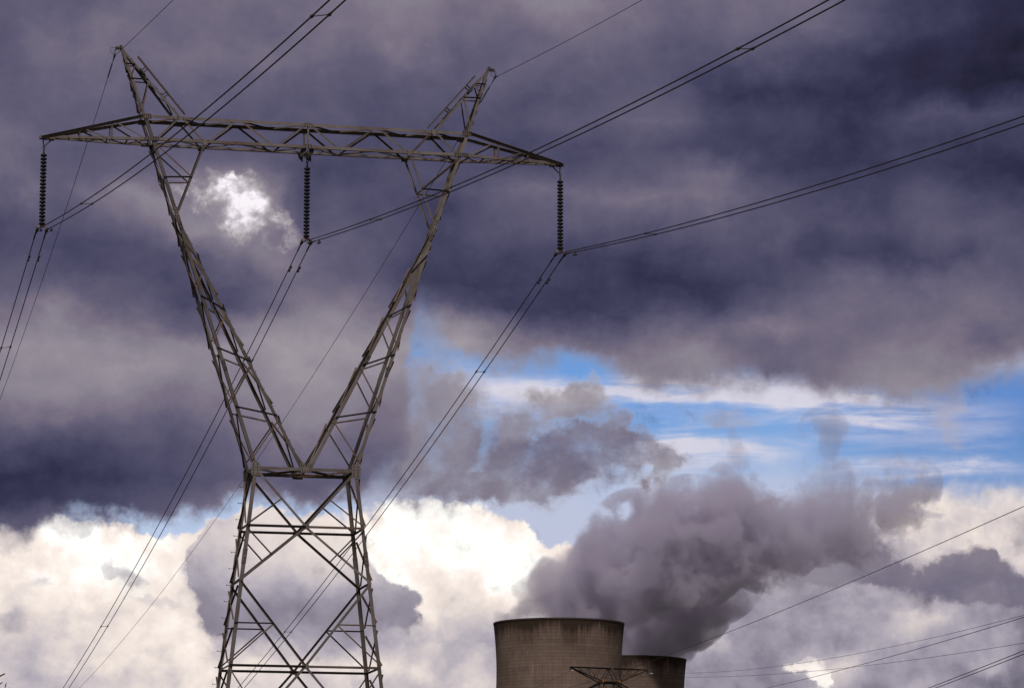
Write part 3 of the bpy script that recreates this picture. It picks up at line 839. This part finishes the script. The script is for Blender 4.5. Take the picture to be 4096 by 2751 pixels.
span((32.7, 156.623, 13.458), (38.278, 211.565, 15.87), .05, .2, .3, .0195, 'upper one of the two thick close wires in the bottom right corner', G)
span((32.697, 156.623, 13.30), (38.634, 211.5, 15.84), .05, .2, .3, .0195, 'lower one of the two thick close wires in the bottom right corner', G)
span((62.15, 623.912, 49.0), (38.0, 760.0, 45.0), 3.0, 0, 0, .02, 'faint wire leaving the right end of the distant pylon down to the left', G)
span((47.928, 618.145, 49.0), (24.0, 752.0, 45.0), 3.0, 0, 0, .02, 'faint wire leaving the left end of the distant pylon down to the left', G)

# ------------------------------------------------------------------ tree tip at the lower left corner
def tree():
    c = V((-6.08, 59.8, 0))
    r = empty('tree', c, 0, 'dark tree whose topmost leaves just show in the bottom left corner', 'tree')
    m, T, p, out = material('bark')
    n = T.noise(T.new('ShaderNodeTexCoord').outputs['Object'], 6, 5, .6).outputs['Fac']
    T.put(p.inputs['Base Color'], T.mixc(n, (.06, .045, .035, 1), (.14, .11, .09, 1))); p.inputs['Roughness'].default_value = .95
    bm = SM()
    tube(bm, [V((0, 0, 0)), V((.05, 0, 1.5)), V((0, .05, 3.2)), V((.1, 0, 5.4))], [.16, .13, .09, .03], 9)
    for k in range(14):
        z = 2.2 + k * .25; t = k * 2.4
        tube(bm, [V((.03, 0, z)), V((.6 * math.cos(t), .6 * math.sin(t), z + .5)), V((1.15 * math.cos(t), 1.15 * math.sin(t), z + .75))], [.05, .03, .012], 6)
    obj('trunk', bm, m, r, True)
    m2, T, p, out = material('dark_leaf')
    oi = T.noise(T.new('ShaderNodeTexCoord').outputs['Object'], 2.5, 3, .6).outputs['Fac']
    T.put(p.inputs['Base Color'], T.mixc(oi, (.016, .024, .010, 1), (.05, .065, .026, 1))); p.inputs['Roughness'].default_value = .6
    bm = SM()
    rr = random.Random(3)
    for i in range(4200):
        while True:
            q = V((rr.uniform(-1, 1), rr.uniform(-1, 1), rr.uniform(-1, 1)))
            if .25 < q.length < 1: break
        if math.sin(q.x * 5 + 1) * math.sin(q.y * 5) * math.sin(q.z * 5 + 2) > .28: continue
        pnt = V((q.x * 1.5, q.y * 1.5, 4.80 + q.z * 1.75))
        d = (q.normalized() + V((rr.uniform(-1, 1), rr.uniform(-1, 1), rr.uniform(-.2, .9))) * .8).normalized()
        s = d.cross(V((rr.uniform(-1, 1), rr.uniform(-1, 1), rr.uniform(-1, 1)))).normalized()
        L = rr.uniform(.08, .16); w = L * .09
        bend = s.cross(d) * (L * .22)
        a = [pnt - s * w * .4, pnt + s * w * .4]; b_ = [pnt + d * L * .5 + s * w + bend * .5, pnt + d * L * .5 - s * w + bend * .5]; e = pnt + d * L + bend * 2
        v = [bm.verts.new(x) for x in a + b_] + [bm.verts.new(e)]
        bm.faces.new((v[0], v[1], v[2], v[3])); bm.faces.new((v[3], v[2], v[4]))
    obj('crown', bm, m2, r)
tree()

# ------------------------------------------------------------------ ground
m, T, p, out = material('dark_grass')
cc = T.new('ShaderNodeTexCoord').outputs['Object']
n = T.noise(cc, .03, 6, .6).outputs['Fac']; n2 = T.noise(cc, 3.0, 4, .6).outputs['Fac']
T.put(p.inputs['Base Color'], T.mixc(T.m('MULTIPLY_ADD', n2, .4, T.mul(n, .6)), (.020, .024, .012, 1), (.060, .058, .030, 1)))
p.inputs['Roughness'].default_value = .95
bm = SM()
q = [bm.verts.new((x * 20000, y * 20000, 0)) for x, y in ((-1, -1), (1, -1), (1, 1), (-1, 1))]
bm.faces.new(q)
tag(obj('ground', bm, m), kind='structure')
# ------------------------------------------------------------------ sky and light
# The sky is charted by direction: one chart unit is 1/141 degree of azimuth (times the cosine
# of elevation) and of elevation, chart origin at azimuth -4.82, elevation 15.4 degrees.
DECK = [  # brightness of the overcast deck, rows going down in elevation
(0,[(0,105),(146,106),(292,112),(438,116),(584,120),(730,122),(876,130),(1022,130),(1168,132),(1300,140),(1400,128),(1500,116),(1606,116),(1752,118),(1898,105),(2044,82),(2190,68),(2335,56)]),
(70,[(0,98),(120,112),(250,118),(400,115),(600,118),(800,124),(900,128),(1050,118),(1200,118),(1330,125),(1450,112),(1600,108),(1750,112),(1900,105),(2044,80),(2190,66),(2335,54)]),
(130,[(0,98),(100,115),(180,122),(300,118),(438,116),(584,118),(730,120),(800,108),(900,120),(1022,112),(1060,100),(1168,112),(1314,110),(1460,104),(1606,96),(1752,92),(1898,78),(2044,64),(2190,58),(2335,52)]),
(195,[(0,105),(150,112),(300,108),(438,112),(584,104),(730,102),(876,98),(1022,104),(1168,95),(1314,92),(1460,100),(1560,90),(1650,72),(1800,64),(1950,62),(2100,58),(2250,52),(2335,46)]),
(260,[(0,108),(146,110),(292,106),(438,108),(584,95),(730,95),(876,88),(1022,95),(1168,90),(1314,100),(1460,108),(1540,108),(1606,88),(1752,76),(1850,72),(2000,76),(2100,90),(2200,92),(2335,80)]),
(330,[(0,118),(100,104),(292,104),(438,100),(600,92),(730,86),(876,86),(1022,88),(1168,84),(1314,86),(1460,90),(1600,85),(1700,76),(1850,70),(2000,72),(2200,76),(2335,70)]),
(395,[(0,118),(60,108),(146,102),(292,106),(400,112),(480,128),(600,118),(730,84),(800,84),(1000,84),(1168,80),(1300,92),(1430,96),(1556,106),(1640,116),(1690,112),(1740,82),(1850,72),(2000,72),(2150,72),(2335,60)]),
(450,[(0,104),(70,124),(130,100),(200,120),(250,130),(300,138),(380,132),(440,130),(500,150),(580,156),(640,132),(700,90),(800,92),(900,86),(1000,78),(1100,98),(1200,112),(1300,112),(1450,122),(1560,118),(1660,120),(1750,100),(1850,84),(2000,76),(2150,88),(2335,70)]),
(520,[(0,80),(146,96),(250,108),(310,115),(350,125),(450,138),(560,142),(640,125),(700,98),(800,96),(900,84),(1000,80),(1100,84),(1200,92),(1300,95),(1500,96),(1650,92),(1850,92),(2000,84),(2150,98),(2335,80)]),
(585,[(0,80),(146,80),(292,88),(438,86),(500,100),(580,120),(640,124),(730,108),(850,86),(1000,72),(1200,72),(1400,70),(1560,74),(1700,80),(1900,74),(2080,70),(2200,84),(2335,94)]),
(650,[(0,92),(146,86),(292,80),(438,78),(560,84),(650,108),(730,112),(790,114),(880,84),(1000,66),(1200,66),(1400,60),(1560,62),(1680,68),(1800,82),(1900,96),(2050,104),(2200,110),(2335,100)]),
(700,[(0,106),(146,112),(270,95),(400,78),(520,82),(600,95),(680,118),(800,122),(850,105),(930,105),(1000,88),(1120,76),(1250,64),(1400,66),(1500,80),(1600,76),(1680,78),(1800,100),(1950,112),(2100,110),(2200,116),(2335,108)]),
(745,[(0,125),(100,135),(200,128),(300,110),(420,100),(520,112),(600,128),(700,138),(800,138),(880,132),(950,140),(1050,138),(1150,110),(1250,82),(1350,92),(1480,108),(1600,108),(1700,110),(1800,118),(1950,112),(2100,112),(2200,116),(2335,110)]),
(790,[(0,140),(120,150),(250,135),(330,128),(438,140),(584,146),(780,154),(900,148),(1000,156),(1080,156),(1168,132),(1300,118),(1400,116),(1560,130),(1690,104),(1800,102),(1950,112),(2050,120),(2180,118),(2280,98),(2335,112)]),
(845,[(0,132),(146,138),(292,148),(438,142),(530,134),(600,148),(780,152),(900,145),(1168,150),(1300,148),(1500,136),(1650,124),(1750,105),(1850,108),(2000,126),(2150,128),(2335,140)]),
(900,[(0,126),(146,136),(292,132),(420,124),(560,138),(700,148),(780,140),(900,132),(1100,150),(1900,130),(2050,140),(2335,150)]),
(975,[(0,105),(146,115),(292,106),(420,96),(560,118),(700,130),(780,122),(900,118),(1000,130)]),
(1040,[(0,72),(146,78),(292,78),(420,84),(520,98),(650,112),(780,102),(900,102),(1000,118)]),
(1105,[(0,56),(146,62),(292,64),(420,80),(560,92),(700,94),(800,98),(900,108),(1000,110)]),
(1160,[(0,60),(146,66),(292,76),(420,100),(560,122),(700,125),(830,130),(900,125),(1000,110)]),
(1210,[(0,92),(60,92),(146,122),(1000,125)])]
DECK_EDGE = [(0,1228),(30,1246),(60,1228),(100,1202),(160,1194),(230,1190),(300,1182),(370,1186),(450,1175),(560,1162),(700,1155),(830,1150),(885,1130),(910,1060),(928,940),(938,850),(948,800),(965,775),(990,800),(1040,825),(1150,840),(1270,832),(1300,826),(1400,848),(1480,870),(1700,874),(1850,888),(2000,918),(2070,928),(2150,905),(2240,878),(2335,850)]
CUM = [
(1170,[(0,200),(100,250),(300,235),(450,215),(600,205),(800,215),(900,250),(1000,250),(1100,240),(1200,205),(1400,195),(1560,190),(2000,195),(2100,205),(2335,210)]),
(1230,[(0,225),(60,240),(110,255),(220,255),(300,238),(430,228),(480,225),(550,225),(650,225),(780,235),(830,245),(900,258),(1100,258),(1180,240),(1280,230),(1400,190),(1600,170),(1900,160),(2050,180),(2150,208),(2335,210)]),
(1290,[(0,235),(100,240),(180,259),(260,259),(340,235),(425,228),(500,225),(600,225),(700,225),(800,240),(850,252),(900,240),(960,230),(1020,248),(1100,259),(1180,252),(1250,228),(1400,180),(1600,165),(1900,160),(2100,195),(2200,205),(2335,200)]),
(1350,[(0,225),(120,235),(200,245),(300,228),(380,222),(428,222),(520,225),(620,225),(720,230),(800,240),(850,245),(885,240),(930,242),(1000,218),(1080,228),(1150,248),(1220,228),(1300,185),(1600,150),(1700,165),(1850,165),(2000,160),(2150,170),(2335,165)]),
(1410,[(0,205),(30,190),(100,220),(200,225),(300,225),(380,240),(425,238),(520,215),(650,190),(780,190),(870,220),(945,232),(1000,205),(1060,190),(1100,200),(1180,205),(1560,140),(1640,165),(1700,165),(1850,170),(2000,180),(2070,205),(2150,195),(2250,165),(2335,150)]),
(1470,[(0,205),(60,205),(150,215),(250,220),(350,235),(420,250),(470,215),(500,170),(600,165),(700,155),(800,165),(880,170),(940,190),(1000,195),(1060,165),(1120,175),(1560,165),(1640,200),(1700,165),(1850,165),(2000,165),(2200,170),(2290,180),(2335,150)]),
(1530,[(0,195),(100,200),(200,215),(300,215),(400,225),(480,225),(560,215),(700,215),(800,225),(880,220),(930,215),(970,220),(1020,180),(1080,200),(1120,195),(1560,155),(1700,150),(1780,170),(1850,215),(1920,212),(1970,195),(2050,160),(2150,165),(2250,185),(2300,170),(2335,140)]),
(1568,[(0,190),(100,185),(200,200),(300,205),(400,215),(500,215),(700,205),(900,195),(1000,190),(1100,205),(1560,150),(1700,155),(1780,150),(1900,180),(2000,170),(2100,175),(2200,165),(2280,125),(2335,110)])]
CUM_EDGE = [(0,1232),(40,1222),(80,1194),(110,1184),(140,1200),(180,1204),(220,1204),(300,1212),(350,1238),(380,1243),(420,1215),(480,1200),(560,1190),(700,1184),(830,1188),(870,1174),(950,1158),(1050,1164),(1130,1184),(1180,1212),(1230,1256),(1290,1246),(1340,1262),(1560,1262),(1900,1240),(2020,1190),(2090,1160),(2200,1142),(2335,1130)]
# loose scraps of cloud: x, y, rx, ry, brightness
SCRAPS = [(985,905,70,75,150),(925,930,60,95,140),(1010,1060,80,60,132),(1380,1045,185,62,104),(1260,1060,120,70,118),(1095,1050,150,95,126),(1200,940,70,60,148),(1075,900,55,60,158),(1335,960,75,70,138),(1490,1075,75,55,142),(1000,1125,120,60,124),(935,1000,60,140,134),(960,900,45,80,140),(1420,1000,70,50,128),(1530,1090,50,40,150),(1190,1120,120,50,132),(1010,990,70,70,140),(1290,915,80,40,160)]
DARKS = [(1800,1285,110,60,140),(1930,1285,90,60,122),(2040,1300,110,46,108),(2150,1335,140,44,100),(2275,1345,120,42,98),(2205,1285,65,34,108),(2330,1222,46,50,140),(1900,1308,130,44,128),(2270,1300,60,30,108),(2335,1355,80,40,100)]
WISPS = [(22,1236,60,34,140),(120,1222,46,22,185),(60,1345,60,20,205),(215,1420,80,26,205),(300,1330,44,22,168),(362,1382,34,18,190),(172,1208,30,34,132),(12,1425,36,40,160),(268,1320,26,30,185),(2170,955,42,60,175),(1690,955,60,40,165),(2140,1190,40,14,180)]
GLOWS = [(450,402,54,26),(502,428,62,30),(556,452,62,40),(598,486,64,38),(570,514,46,24),(648,516,46,26),(540,420,46,20)]
GREYC = [(510,1265,62,70),(500,1345,75,75),(600,1260,110,80),(600,1350,130,90),(720,1280,110,90),(730,1380,130,80),(850,1390,75,60),(905,1405,40,50),(810,1300,60,70),(560,1420,110,50),(760,1450,130,40)]
SPARK = [(1815,1526,22,13),(1845,1518,26,15),(1866,1538,28,22),(1886,1558,24,16)]

def build_sky():
    w = bpy.data.worlds.new('World'); sc.world = w; w.use_nodes = True
    nt = w.node_tree; nt.nodes.clear(); T = Tree(nt)
    out = T.new('ShaderNodeOutputWorld'); bg = T.new('ShaderNodeBackground')
    nt.links.new(bg.outputs[0], out.inputs[0])
    # colour ramps first, while the node tree is small (editing them later is slow)
    pre = {}
    for nm_, tab, sc_ in (('deck', DECK, 255.0), ('cum', CUM, 260.0)):
        pre[nm_] = [T.ramp(0.0, [(p / 2335.0, (b_ / sc_,) * 3) for p, b_ in st], 'CARDINAL') for yy, st in tab]
    for nm_, tab in (('deck_edge', DECK_EDGE), ('cum_edge', CUM_EDGE)):
        pre[nm_] = T.ramp(0.0, [(p / 2335.0, (v / 1600.0,) * 3) for p, v in tab], 'LINEAR')
    BLUE_ST = [(0, rgb(104,154,220)), (.30, rgb(96,150,218)), (.48, rgb(114,162,220)), (.60, rgb(166,184,220)), (.74, rgb(190,195,220)), (1, rgb(192,194,216))]
    BLUER_ST = [(0, rgb(90,136,206)), (.36, rgb(74,124,198)), (.5, rgb(92,138,202)), (.66, rgb(122,150,202)), (.76, rgb(185,184,202)), (.86, rgb(206,196,198)), (1, rgb(206,196,198))]
    pre['blue'] = T.ramp(0.0, BLUE_ST); pre['bluer'] = T.ramp(0.0, BLUER_ST)
    CUM_ST = [(.40, rgb(100,96,110)), (.54, rgb(136,130,146)), (.635, rgb(163,157,171)), (.72, rgb(188,180,188)), (.78, rgb(206,196,199)), (.865, rgb(233,221,215)), (.94, rgb(253,240,231)), (1, (1.08, 1.06, 1.01))]
    DECK_ST = [(.14, rgb(30,30,46)), (.22, rgb(50,49,76)), (.29, rgb(71,70,97)), (.39, rgb(97,93,117)), (.46, rgb(119,111,129)), (.57, rgb(147,140,151)), (.65, rgb(169,161,167)), (.80, rgb(206,198,206)), (.92, rgb(240,232,240)), (1, (1, .98, 1))]
    cumn = [T.ramp(0.0, CUM_ST) for i in range(4)]; deckn = [T.ramp(0.0, DECK_ST) for i in range(3)]
    def use(r, f): T.put(r.node.inputs[0], f); return r
    bg.inputs['Strength'].default_value = .1
    w.cycles.sampling_method = 'MANUAL'; w.cycles.sample_map_resolution = 256
    g = T.new('ShaderNodeTexCoord').outputs['Generated']
    g = T.vm('NORMALIZE', g)
    x, y, z = T.sep(g)[0:3]
    el = T.mul(T.m('ARCSINE', z), 180 / math.pi)
    az = T.mul(T.m('ARCTAN2', x, y), 180 / math.pi)
    ce = T.m('SQRT', T.mx(T.sub(1.0, T.mul(z, z)), .0001))
    daz = T.sub(az, 3.461)
    X = T.m('MULTIPLY_ADD', T.mul(daz, ce), 140.9, 1167.0)
    Y = T.m('MULTIPLY_ADD', T.sub(el, 9.84), -141.0, 784.0)
    q = T.comb(T.mul(X, .001), T.mul(Y, .001), 0.0)
    def nz(scale, det, rough, seed, sx=1.0, sy=1.0, dist=0.0):
        v = T.vm('ADD', T.vm('MULTIPLY', q, (sx, sy, 1)), (seed * 1.37, seed * 2.11, seed * .77))
        return T.noise(v, scale, det, rough, dist)
    # two domain warps: broad and fine
    wA = nz(5.0, 7, .56, 1.0).outputs['Color']; a = T.sep(wA)
    wB = nz(13.0, 7, .60, 5.0).outputs['Color']; b = T.sep(wB)
    c5 = lambda v: T.sub(v, .5)
    seq = [None]
    def warp(ka, kb):
        X_ = X if seq[0] is None else T.m('MULTIPLY_ADD', seq[0], 1e-6, X)
        return (T.add(X_, T.add(T.mul(c5(a[0]), ka), T.mul(c5(b[0]), kb))), T.add(Y, T.add(T.mul(c5(a[1]), ka * .8), T.mul(c5(b[1]), kb * .9))))
    fbm = nz(4.2, 9, .58, 9.0, 1.0, 1.5, .3).outputs['Fac']
    fin = nz(17.0, 8, .62, 13.0).outputs['Fac']
    mid = nz(8.5, 8, .60, 17.0, 1.0, 1.15, .2).outputs['Fac']
    # billow: ridged puffs for the sunlit cumulus
    vo = T.new('ShaderNodeTexVoronoi', feature='SMOOTH_F1', voronoi_dimensions='2D', normalize=True)
    wv = T.vm('ADD', q, T.vm('MULTIPLY', T.vm('SUBTRACT', wB, (.5, .5, .5)), (.05, .05, 0)))
    T.put(vo.inputs['Vector'], wv); vo.inputs['Scale'].default_value = 14; vo.inputs['Detail'].default_value = 3; vo.inputs['Roughness'].default_value = .55
    vo.inputs['Smoothness'].default_value = .35
    puff = T.sub(.5, vo.outputs['Distance'])
    Fn = T.mul(c5(fin), 2.4); Mn = T.mul(c5(mid), 2.4); Bn = T.mul(c5(fbm), 2.4)
    def tot(*p):
        v = None
        for k, n_ in p:
            t = n_ if k == 1 else T.mul(n_, k)
            v = t if v is None else T.add(v, t)
        return v
    def rows(nm_, tab, px, py):
        fx = T.m('MULTIPLY', px, 1 / 2335.0, clamp=True)
        v = None; last = None
        for (yy, st), r in zip(tab, pre[nm_]):
            # the tiny term only makes the rows evaluate one after another (keeps the shader stack small)
            T.put(r.node.inputs[0], fx if v is None else T.m('MULTIPLY_ADD', v, 1e-7, fx))
            v = r if v is None else T.mix(T.step(py, last, yy, kind='LINEAR'), v, r)
            last = yy
        return v
    def curve(nm_, px):
        T.put(pre[nm_].node.inputs[0], T.m('MULTIPLY', px, 1 / 2335.0, clamp=True))
        return T.mul(pre[nm_], 1600.0)
    def blobs(tab, px, py, lum=True):
        S = L = None
        for e in tab:
            pq = px if S is None else T.m('MULTIPLY_ADD', S, 1e-5, px)
            d = T.vm('MULTIPLY', T.vm('SUBTRACT', T.comb(pq, py, 0.0), (e[0], e[1], 0)), (1 / e[2], 1 / e[3], 0))
            k = T.m('SUBTRACT', 1.0, T.mul(T.vm('DOT_PRODUCT', d, d), .6), clamp=True)
            S = k if S is None else T.add(S, k)
            if lum:
                kl = T.mul(k, e[4] / 255.0); L = kl if L is None else T.add(L, kl)
        return S, (T.div(L, T.mx(S, .001)) if lum else None)
    # --- clear sky behind
    sky = T.new('ShaderNodeTexSky', sky_type='NISHITA')
    sky.sun_disc = False; sky.sun_elevation = R(SUN_EL); sky.sun_rotation = R(SUN_AZ)
    sky.ozone_density = 3.0; sky.dust_density = .4
    wx, wy = warp(160, 50)
    fb = T.div(T.sub(wy, 780.0), 500.0)
    blue = use(pre['blue'], fb); bluer = use(pre['bluer'], fb)
    bc = T.mixc(T.step(wx, 1750, 2150), blue, bluer)
    bl = T.ramp(T.div(T.sub(wy, 1150.0), 100.0), [(0, rgb(172,190,224)), (1, rgb(200,212,236))])
    bc = T.mixc(T.step(wx, 900, 700), bc, bl)
    bc = T.mixc(1.0, bc, (10, 10, 10, 1), 'MULTIPLY')
    base = T.mixc(.12, bc, sky.outputs[0])
    # cirrus streaks
    ci = nz(6.0, 8, .62, 21.0, .55, 4.2, .4).outputs['Fac']
    def band(after, y0, slope, x0, x1, h, s, fade=180):
        X_ = X if after is None else T.m('MULTIPLY_ADD', after, 1e-5, X)
        d = T.div(T.sub(T.sub(Y, T.m('MULTIPLY_ADD', T.sub(X_, 1500.0), slope, y0)), T.mul(c5(a[1]), 90)), h)
        k = T.m('EXPONENT', T.mul(T.mul(d, d), -1.0))
        k = T.mul(k, T.mul(T.step(X_, x0 - fade, x0 + fade), T.step(X_, x1 + fade, x1 - fade)))
        return T.mul(k, s)
    cir = None
    for args in ((898, .012, 1150, 1950, 27, 1.15, 160), (872, .03, 1450, 2000, 34, .75, 120), (1030, .02, 1480, 1800, 24, .7, 100), (1004, .02, 1450, 1650, 14, .5, 80), (1078, .006, 1930, 2300, 17, .85, 120),
                 (985, -.02, 1900, 2100, 18, .3, 120), (866, -.04, 2150, 2400, 30, .5, 100), (935, .0, 1900, 2150, 40, .55, 130), (1130, .0, 1500, 2100, 30, .3, 200), (860, .0, 960, 1150, 40, .35, 60),
                 (930, .0, 1050, 1250, 60, .5, 120), (1040, .01, 1300, 1700, 60, .3, 120), (960, .02, 1500, 2300, 55, .22, 150), (1000, .01, 1800, 2335, 60, .2, 100)):
        kb = band(cir, *args); cir = kb if cir is None else T.add(cir, kb)
    cir = T.mul(cir, T.step(ci, .36, .62, .30, 1.15))
    base = T.mixc(T.m('MINIMUM', cir, .96), base, T.mixc(fbm, (5.9, 5.9, 7.2, 1), (7.6, 7.2, 8.0, 1)))
    def cmul(c): return T.mixc(1.0, c, (10, 10, 10, 1), 'MULTIPLY')
    def cumcol(l): return cmul(use(cumn.pop(), l))
    def deckcol(l): return cmul(use(deckn.pop(), l))
    seq[0] = T.sep(base)[0]
    one = lambda v, k=1.0: T.m('MINIMUM', v, k)
    # --- sunlit cumulus low down
    wx, wy = warp(150, 90)
    lum = tot((1, rows('cum', CUM, wx, wy)), (.09, Bn), (.11, Mn), (.05, Fn), (.20, puff), (1, T.step(Y, 1330, 1520, .0, -.028)), (1, T.mul(T.step(X, 1500, 1700, .0, -.04), T.step(Y, 1280, 1380))))
    wx2, wy2 = warp(120, 90)
    edge = tot((1, T.sub(wy2, curve('cum_edge', T.add(X, T.mul(c5(a[0]), 120))))), (46, puff), (14, Fn), (12, Mn))
    soft = T.step(X, 1250, 1700, 7, 46)
    base = T.mixc(T.step(T.div(edge, soft), -1.0, 1.0), base, cumcol(one(lum)))
    seq[0] = T.sep(base)[0]
    # small bright cloud low at the right
    wx, wy = warp(90, 80)
    S, _ = blobs(SPARK, wx, wy, False)
    ms = T.step(tot((1, one(S)), (.55, puff), (.28, Mn), (.16, Fn)), .36, T.step(Y, 1500, 1560, 1.4, .85))
    base = T.mixc(T.mul(ms, .9), base, cumcol(tot((1, .93), (.16, puff), (.05, Fn), (.05, Mn))))
    seq[0] = T.sep(base)[0]
    # grey cloud standing in front of the bright bank, seen between the pylon legs
    wx, wy = warp(150, 120)
    S, _ = blobs(GREYC, wx, wy, False)
    ms = T.step(tot((1, one(S, 1.1)), (.5, puff), (.34, Fn), (.30, Mn)), T.step(Y, 1260, 1460, .32, .18), T.step(Y, 1260, 1460, .80, 1.15))
    gl_ = T.ramp(T.div(T.sub(wy, 1180.0), 330.0), [(0, (.85,) * 3), (.28, (.82,) * 3), (.48, (.69,) * 3), (.66, (.56,) * 3), (.78, (.56,) * 3), (.9, (.68,) * 3), (1, (.78,) * 3)], 'CARDINAL')
    gl_ = T.sub(gl_, T.mul(T.step(wx, 600, 470), T.step(wy, 1430, 1330, .0, .10)))
    base = T.mixc(T.mul(ms, .97), base, cumcol(tot((1, gl_), (.055, Mn), (.05, Bn), (.03, Fn), (.06, puff))))
    seq[0] = T.sep(base)[0]
    # dark cloud low at the right and small wisps
    wx, wy = warp(190, 120)
    S, L = blobs(DARKS, wx, wy)
    ms = T.step(tot((1, one(S, 1.3)), (.34, Fn), (.60, Mn), (.4, puff)), T.step(Y, 1300, 1380, .22, .08), T.step(Y, 1300, 1380, 1.35, 1.6))
    base = T.mixc(T.mul(ms, .90), base, deckcol(tot((1, T.add(L, .02)), (.14, T.sub(1.0, ms)), (.03, Fn), (-.045, Mn))))
    seq[0] = T.sep(base)[0]
    S, L = blobs(WISPS, wx, wy)
    ms = T.step(tot((1, one(S)), (.55, Fn), (.75, Mn)), .25, 1.45)
    base = T.mixc(T.mul(ms, .72), base, cumcol(L))
    seq[0] = T.sep(base)[0]
    # scraps of grey cloud across the clear gap
    wx, wy = warp(230, 150)
    S, L = blobs(SCRAPS, wx, wy)
    ms = T.step(tot((1, one(S, 1.45)), (.40, Fn), (.90, Mn), (.25, Bn)), .10, 1.75)
    base = T.mixc(T.mul(ms, .97), base, deckcol(tot((1, L), (.15, T.sub(1.0, ms)), (.03, Fn), (-.06, Mn))))
    seq[0] = T.sep(base)[0]
    # --- overcast deck
    wx, wy = warp(170, 50)
    lum = tot((1, rows('deck', DECK, wx, wy)), (.038, Bn), (.054, Mn), (.026, Fn), (1, T.step(Y, 250, 800, -.030, .0)))
    wx2, wy2 = warp(270, 170)
    S, _ = blobs(GLOWS, wx2, wy2, False)
    gl = T.mul(one(T.mul(S, .58)), T.step(tot((1, mid), (.45, Fn)), .28, .74, .08, 1.25))
    lum = one(T.add(lum, T.mul(gl, .41)), .97)
    edge = T.sub(curve('deck_edge', T.add(X, T.mul(c5(a[0]), 200))), tot((1, Y), (150, c5(a[1])), (30, Fn), (30, Mn)))
    soft = T.mix(T.mul(T.step(X, 800, 900), T.step(X, 1060, 980)), T.step(X, 900, 1300, 24.0, 44.0), 130.0)
    base = T.mixc(T.step(T.div(edge, soft), -1.0, 1.0), base, deckcol(lum))
    seq[0] = T.sep(base)[0]
    # --- the rest of the sky, all round: broken bright overcast
    gen = T.noise(T.vm('MULTIPLY', g, (1, 1, 2.2)), 2.6, 8, .55, .3).outputs['Fac']
    allr = T.ramp(gen, [(.30, (.16, .16, .22, 1)), (.46, (.30, .29, .34, 1)), (.58, (.50, .48, .50, 1)), (.72, (.80, .78, .76, 1))])
    allr = T.mixc(1.0, allr, (10 * AMB, 10 * AMB, 10 * AMB, 1), 'MULTIPLY')
    away = T.mx(T.step(T.m('ABSOLUTE', daz), 16.0, 40.0), T.step(el, 19.0, 34.0))
    base = T.mixc(away, base, allr)
    T.put(bg.inputs['Color'], base)
SUN_EL, SUN_AZ, AMB = 50.0, 188.0, .44
build_sky()
s = bpy.data.lights.new('sun', 'SUN'); s.energy = 2.0; s.angle = R(6); s.color = (1, .95, .90)
so = bpy.data.objects.new('sun', s); COL.objects.link(so)
d = V((math.sin(R(SUN_AZ)) * math.cos(R(SUN_EL)), math.cos(R(SUN_AZ)) * math.cos(R(SUN_EL)), math.sin(R(SUN_EL))))
so.rotation_euler = d.to_track_quat('Z', 'Y').to_euler(); so.location = d * 200

# ------------------------------------------------------------------ render settings
sc.render.engine = 'CYCLES'
sc.view_settings.view_transform = 'Standard'; sc.view_settings.look = 'None'
sc.view_settings.exposure = 0; sc.view_settings.gamma = 1
sc.cycles.max_bounces = 6; sc.cycles.volume_bounces = 3; sc.cycles.use_denoising = True; sc.cycles.denoiser = 'OPENIMAGEDENOISE'
sc.cycles.volume_max_steps = 400
sc.cycles.sample_clamp_indirect = 4
sc.cycles.use_adaptive_sampling = True; sc.cycles.adaptive_threshold = .015; sc.cycles.adaptive_min_samples = 16
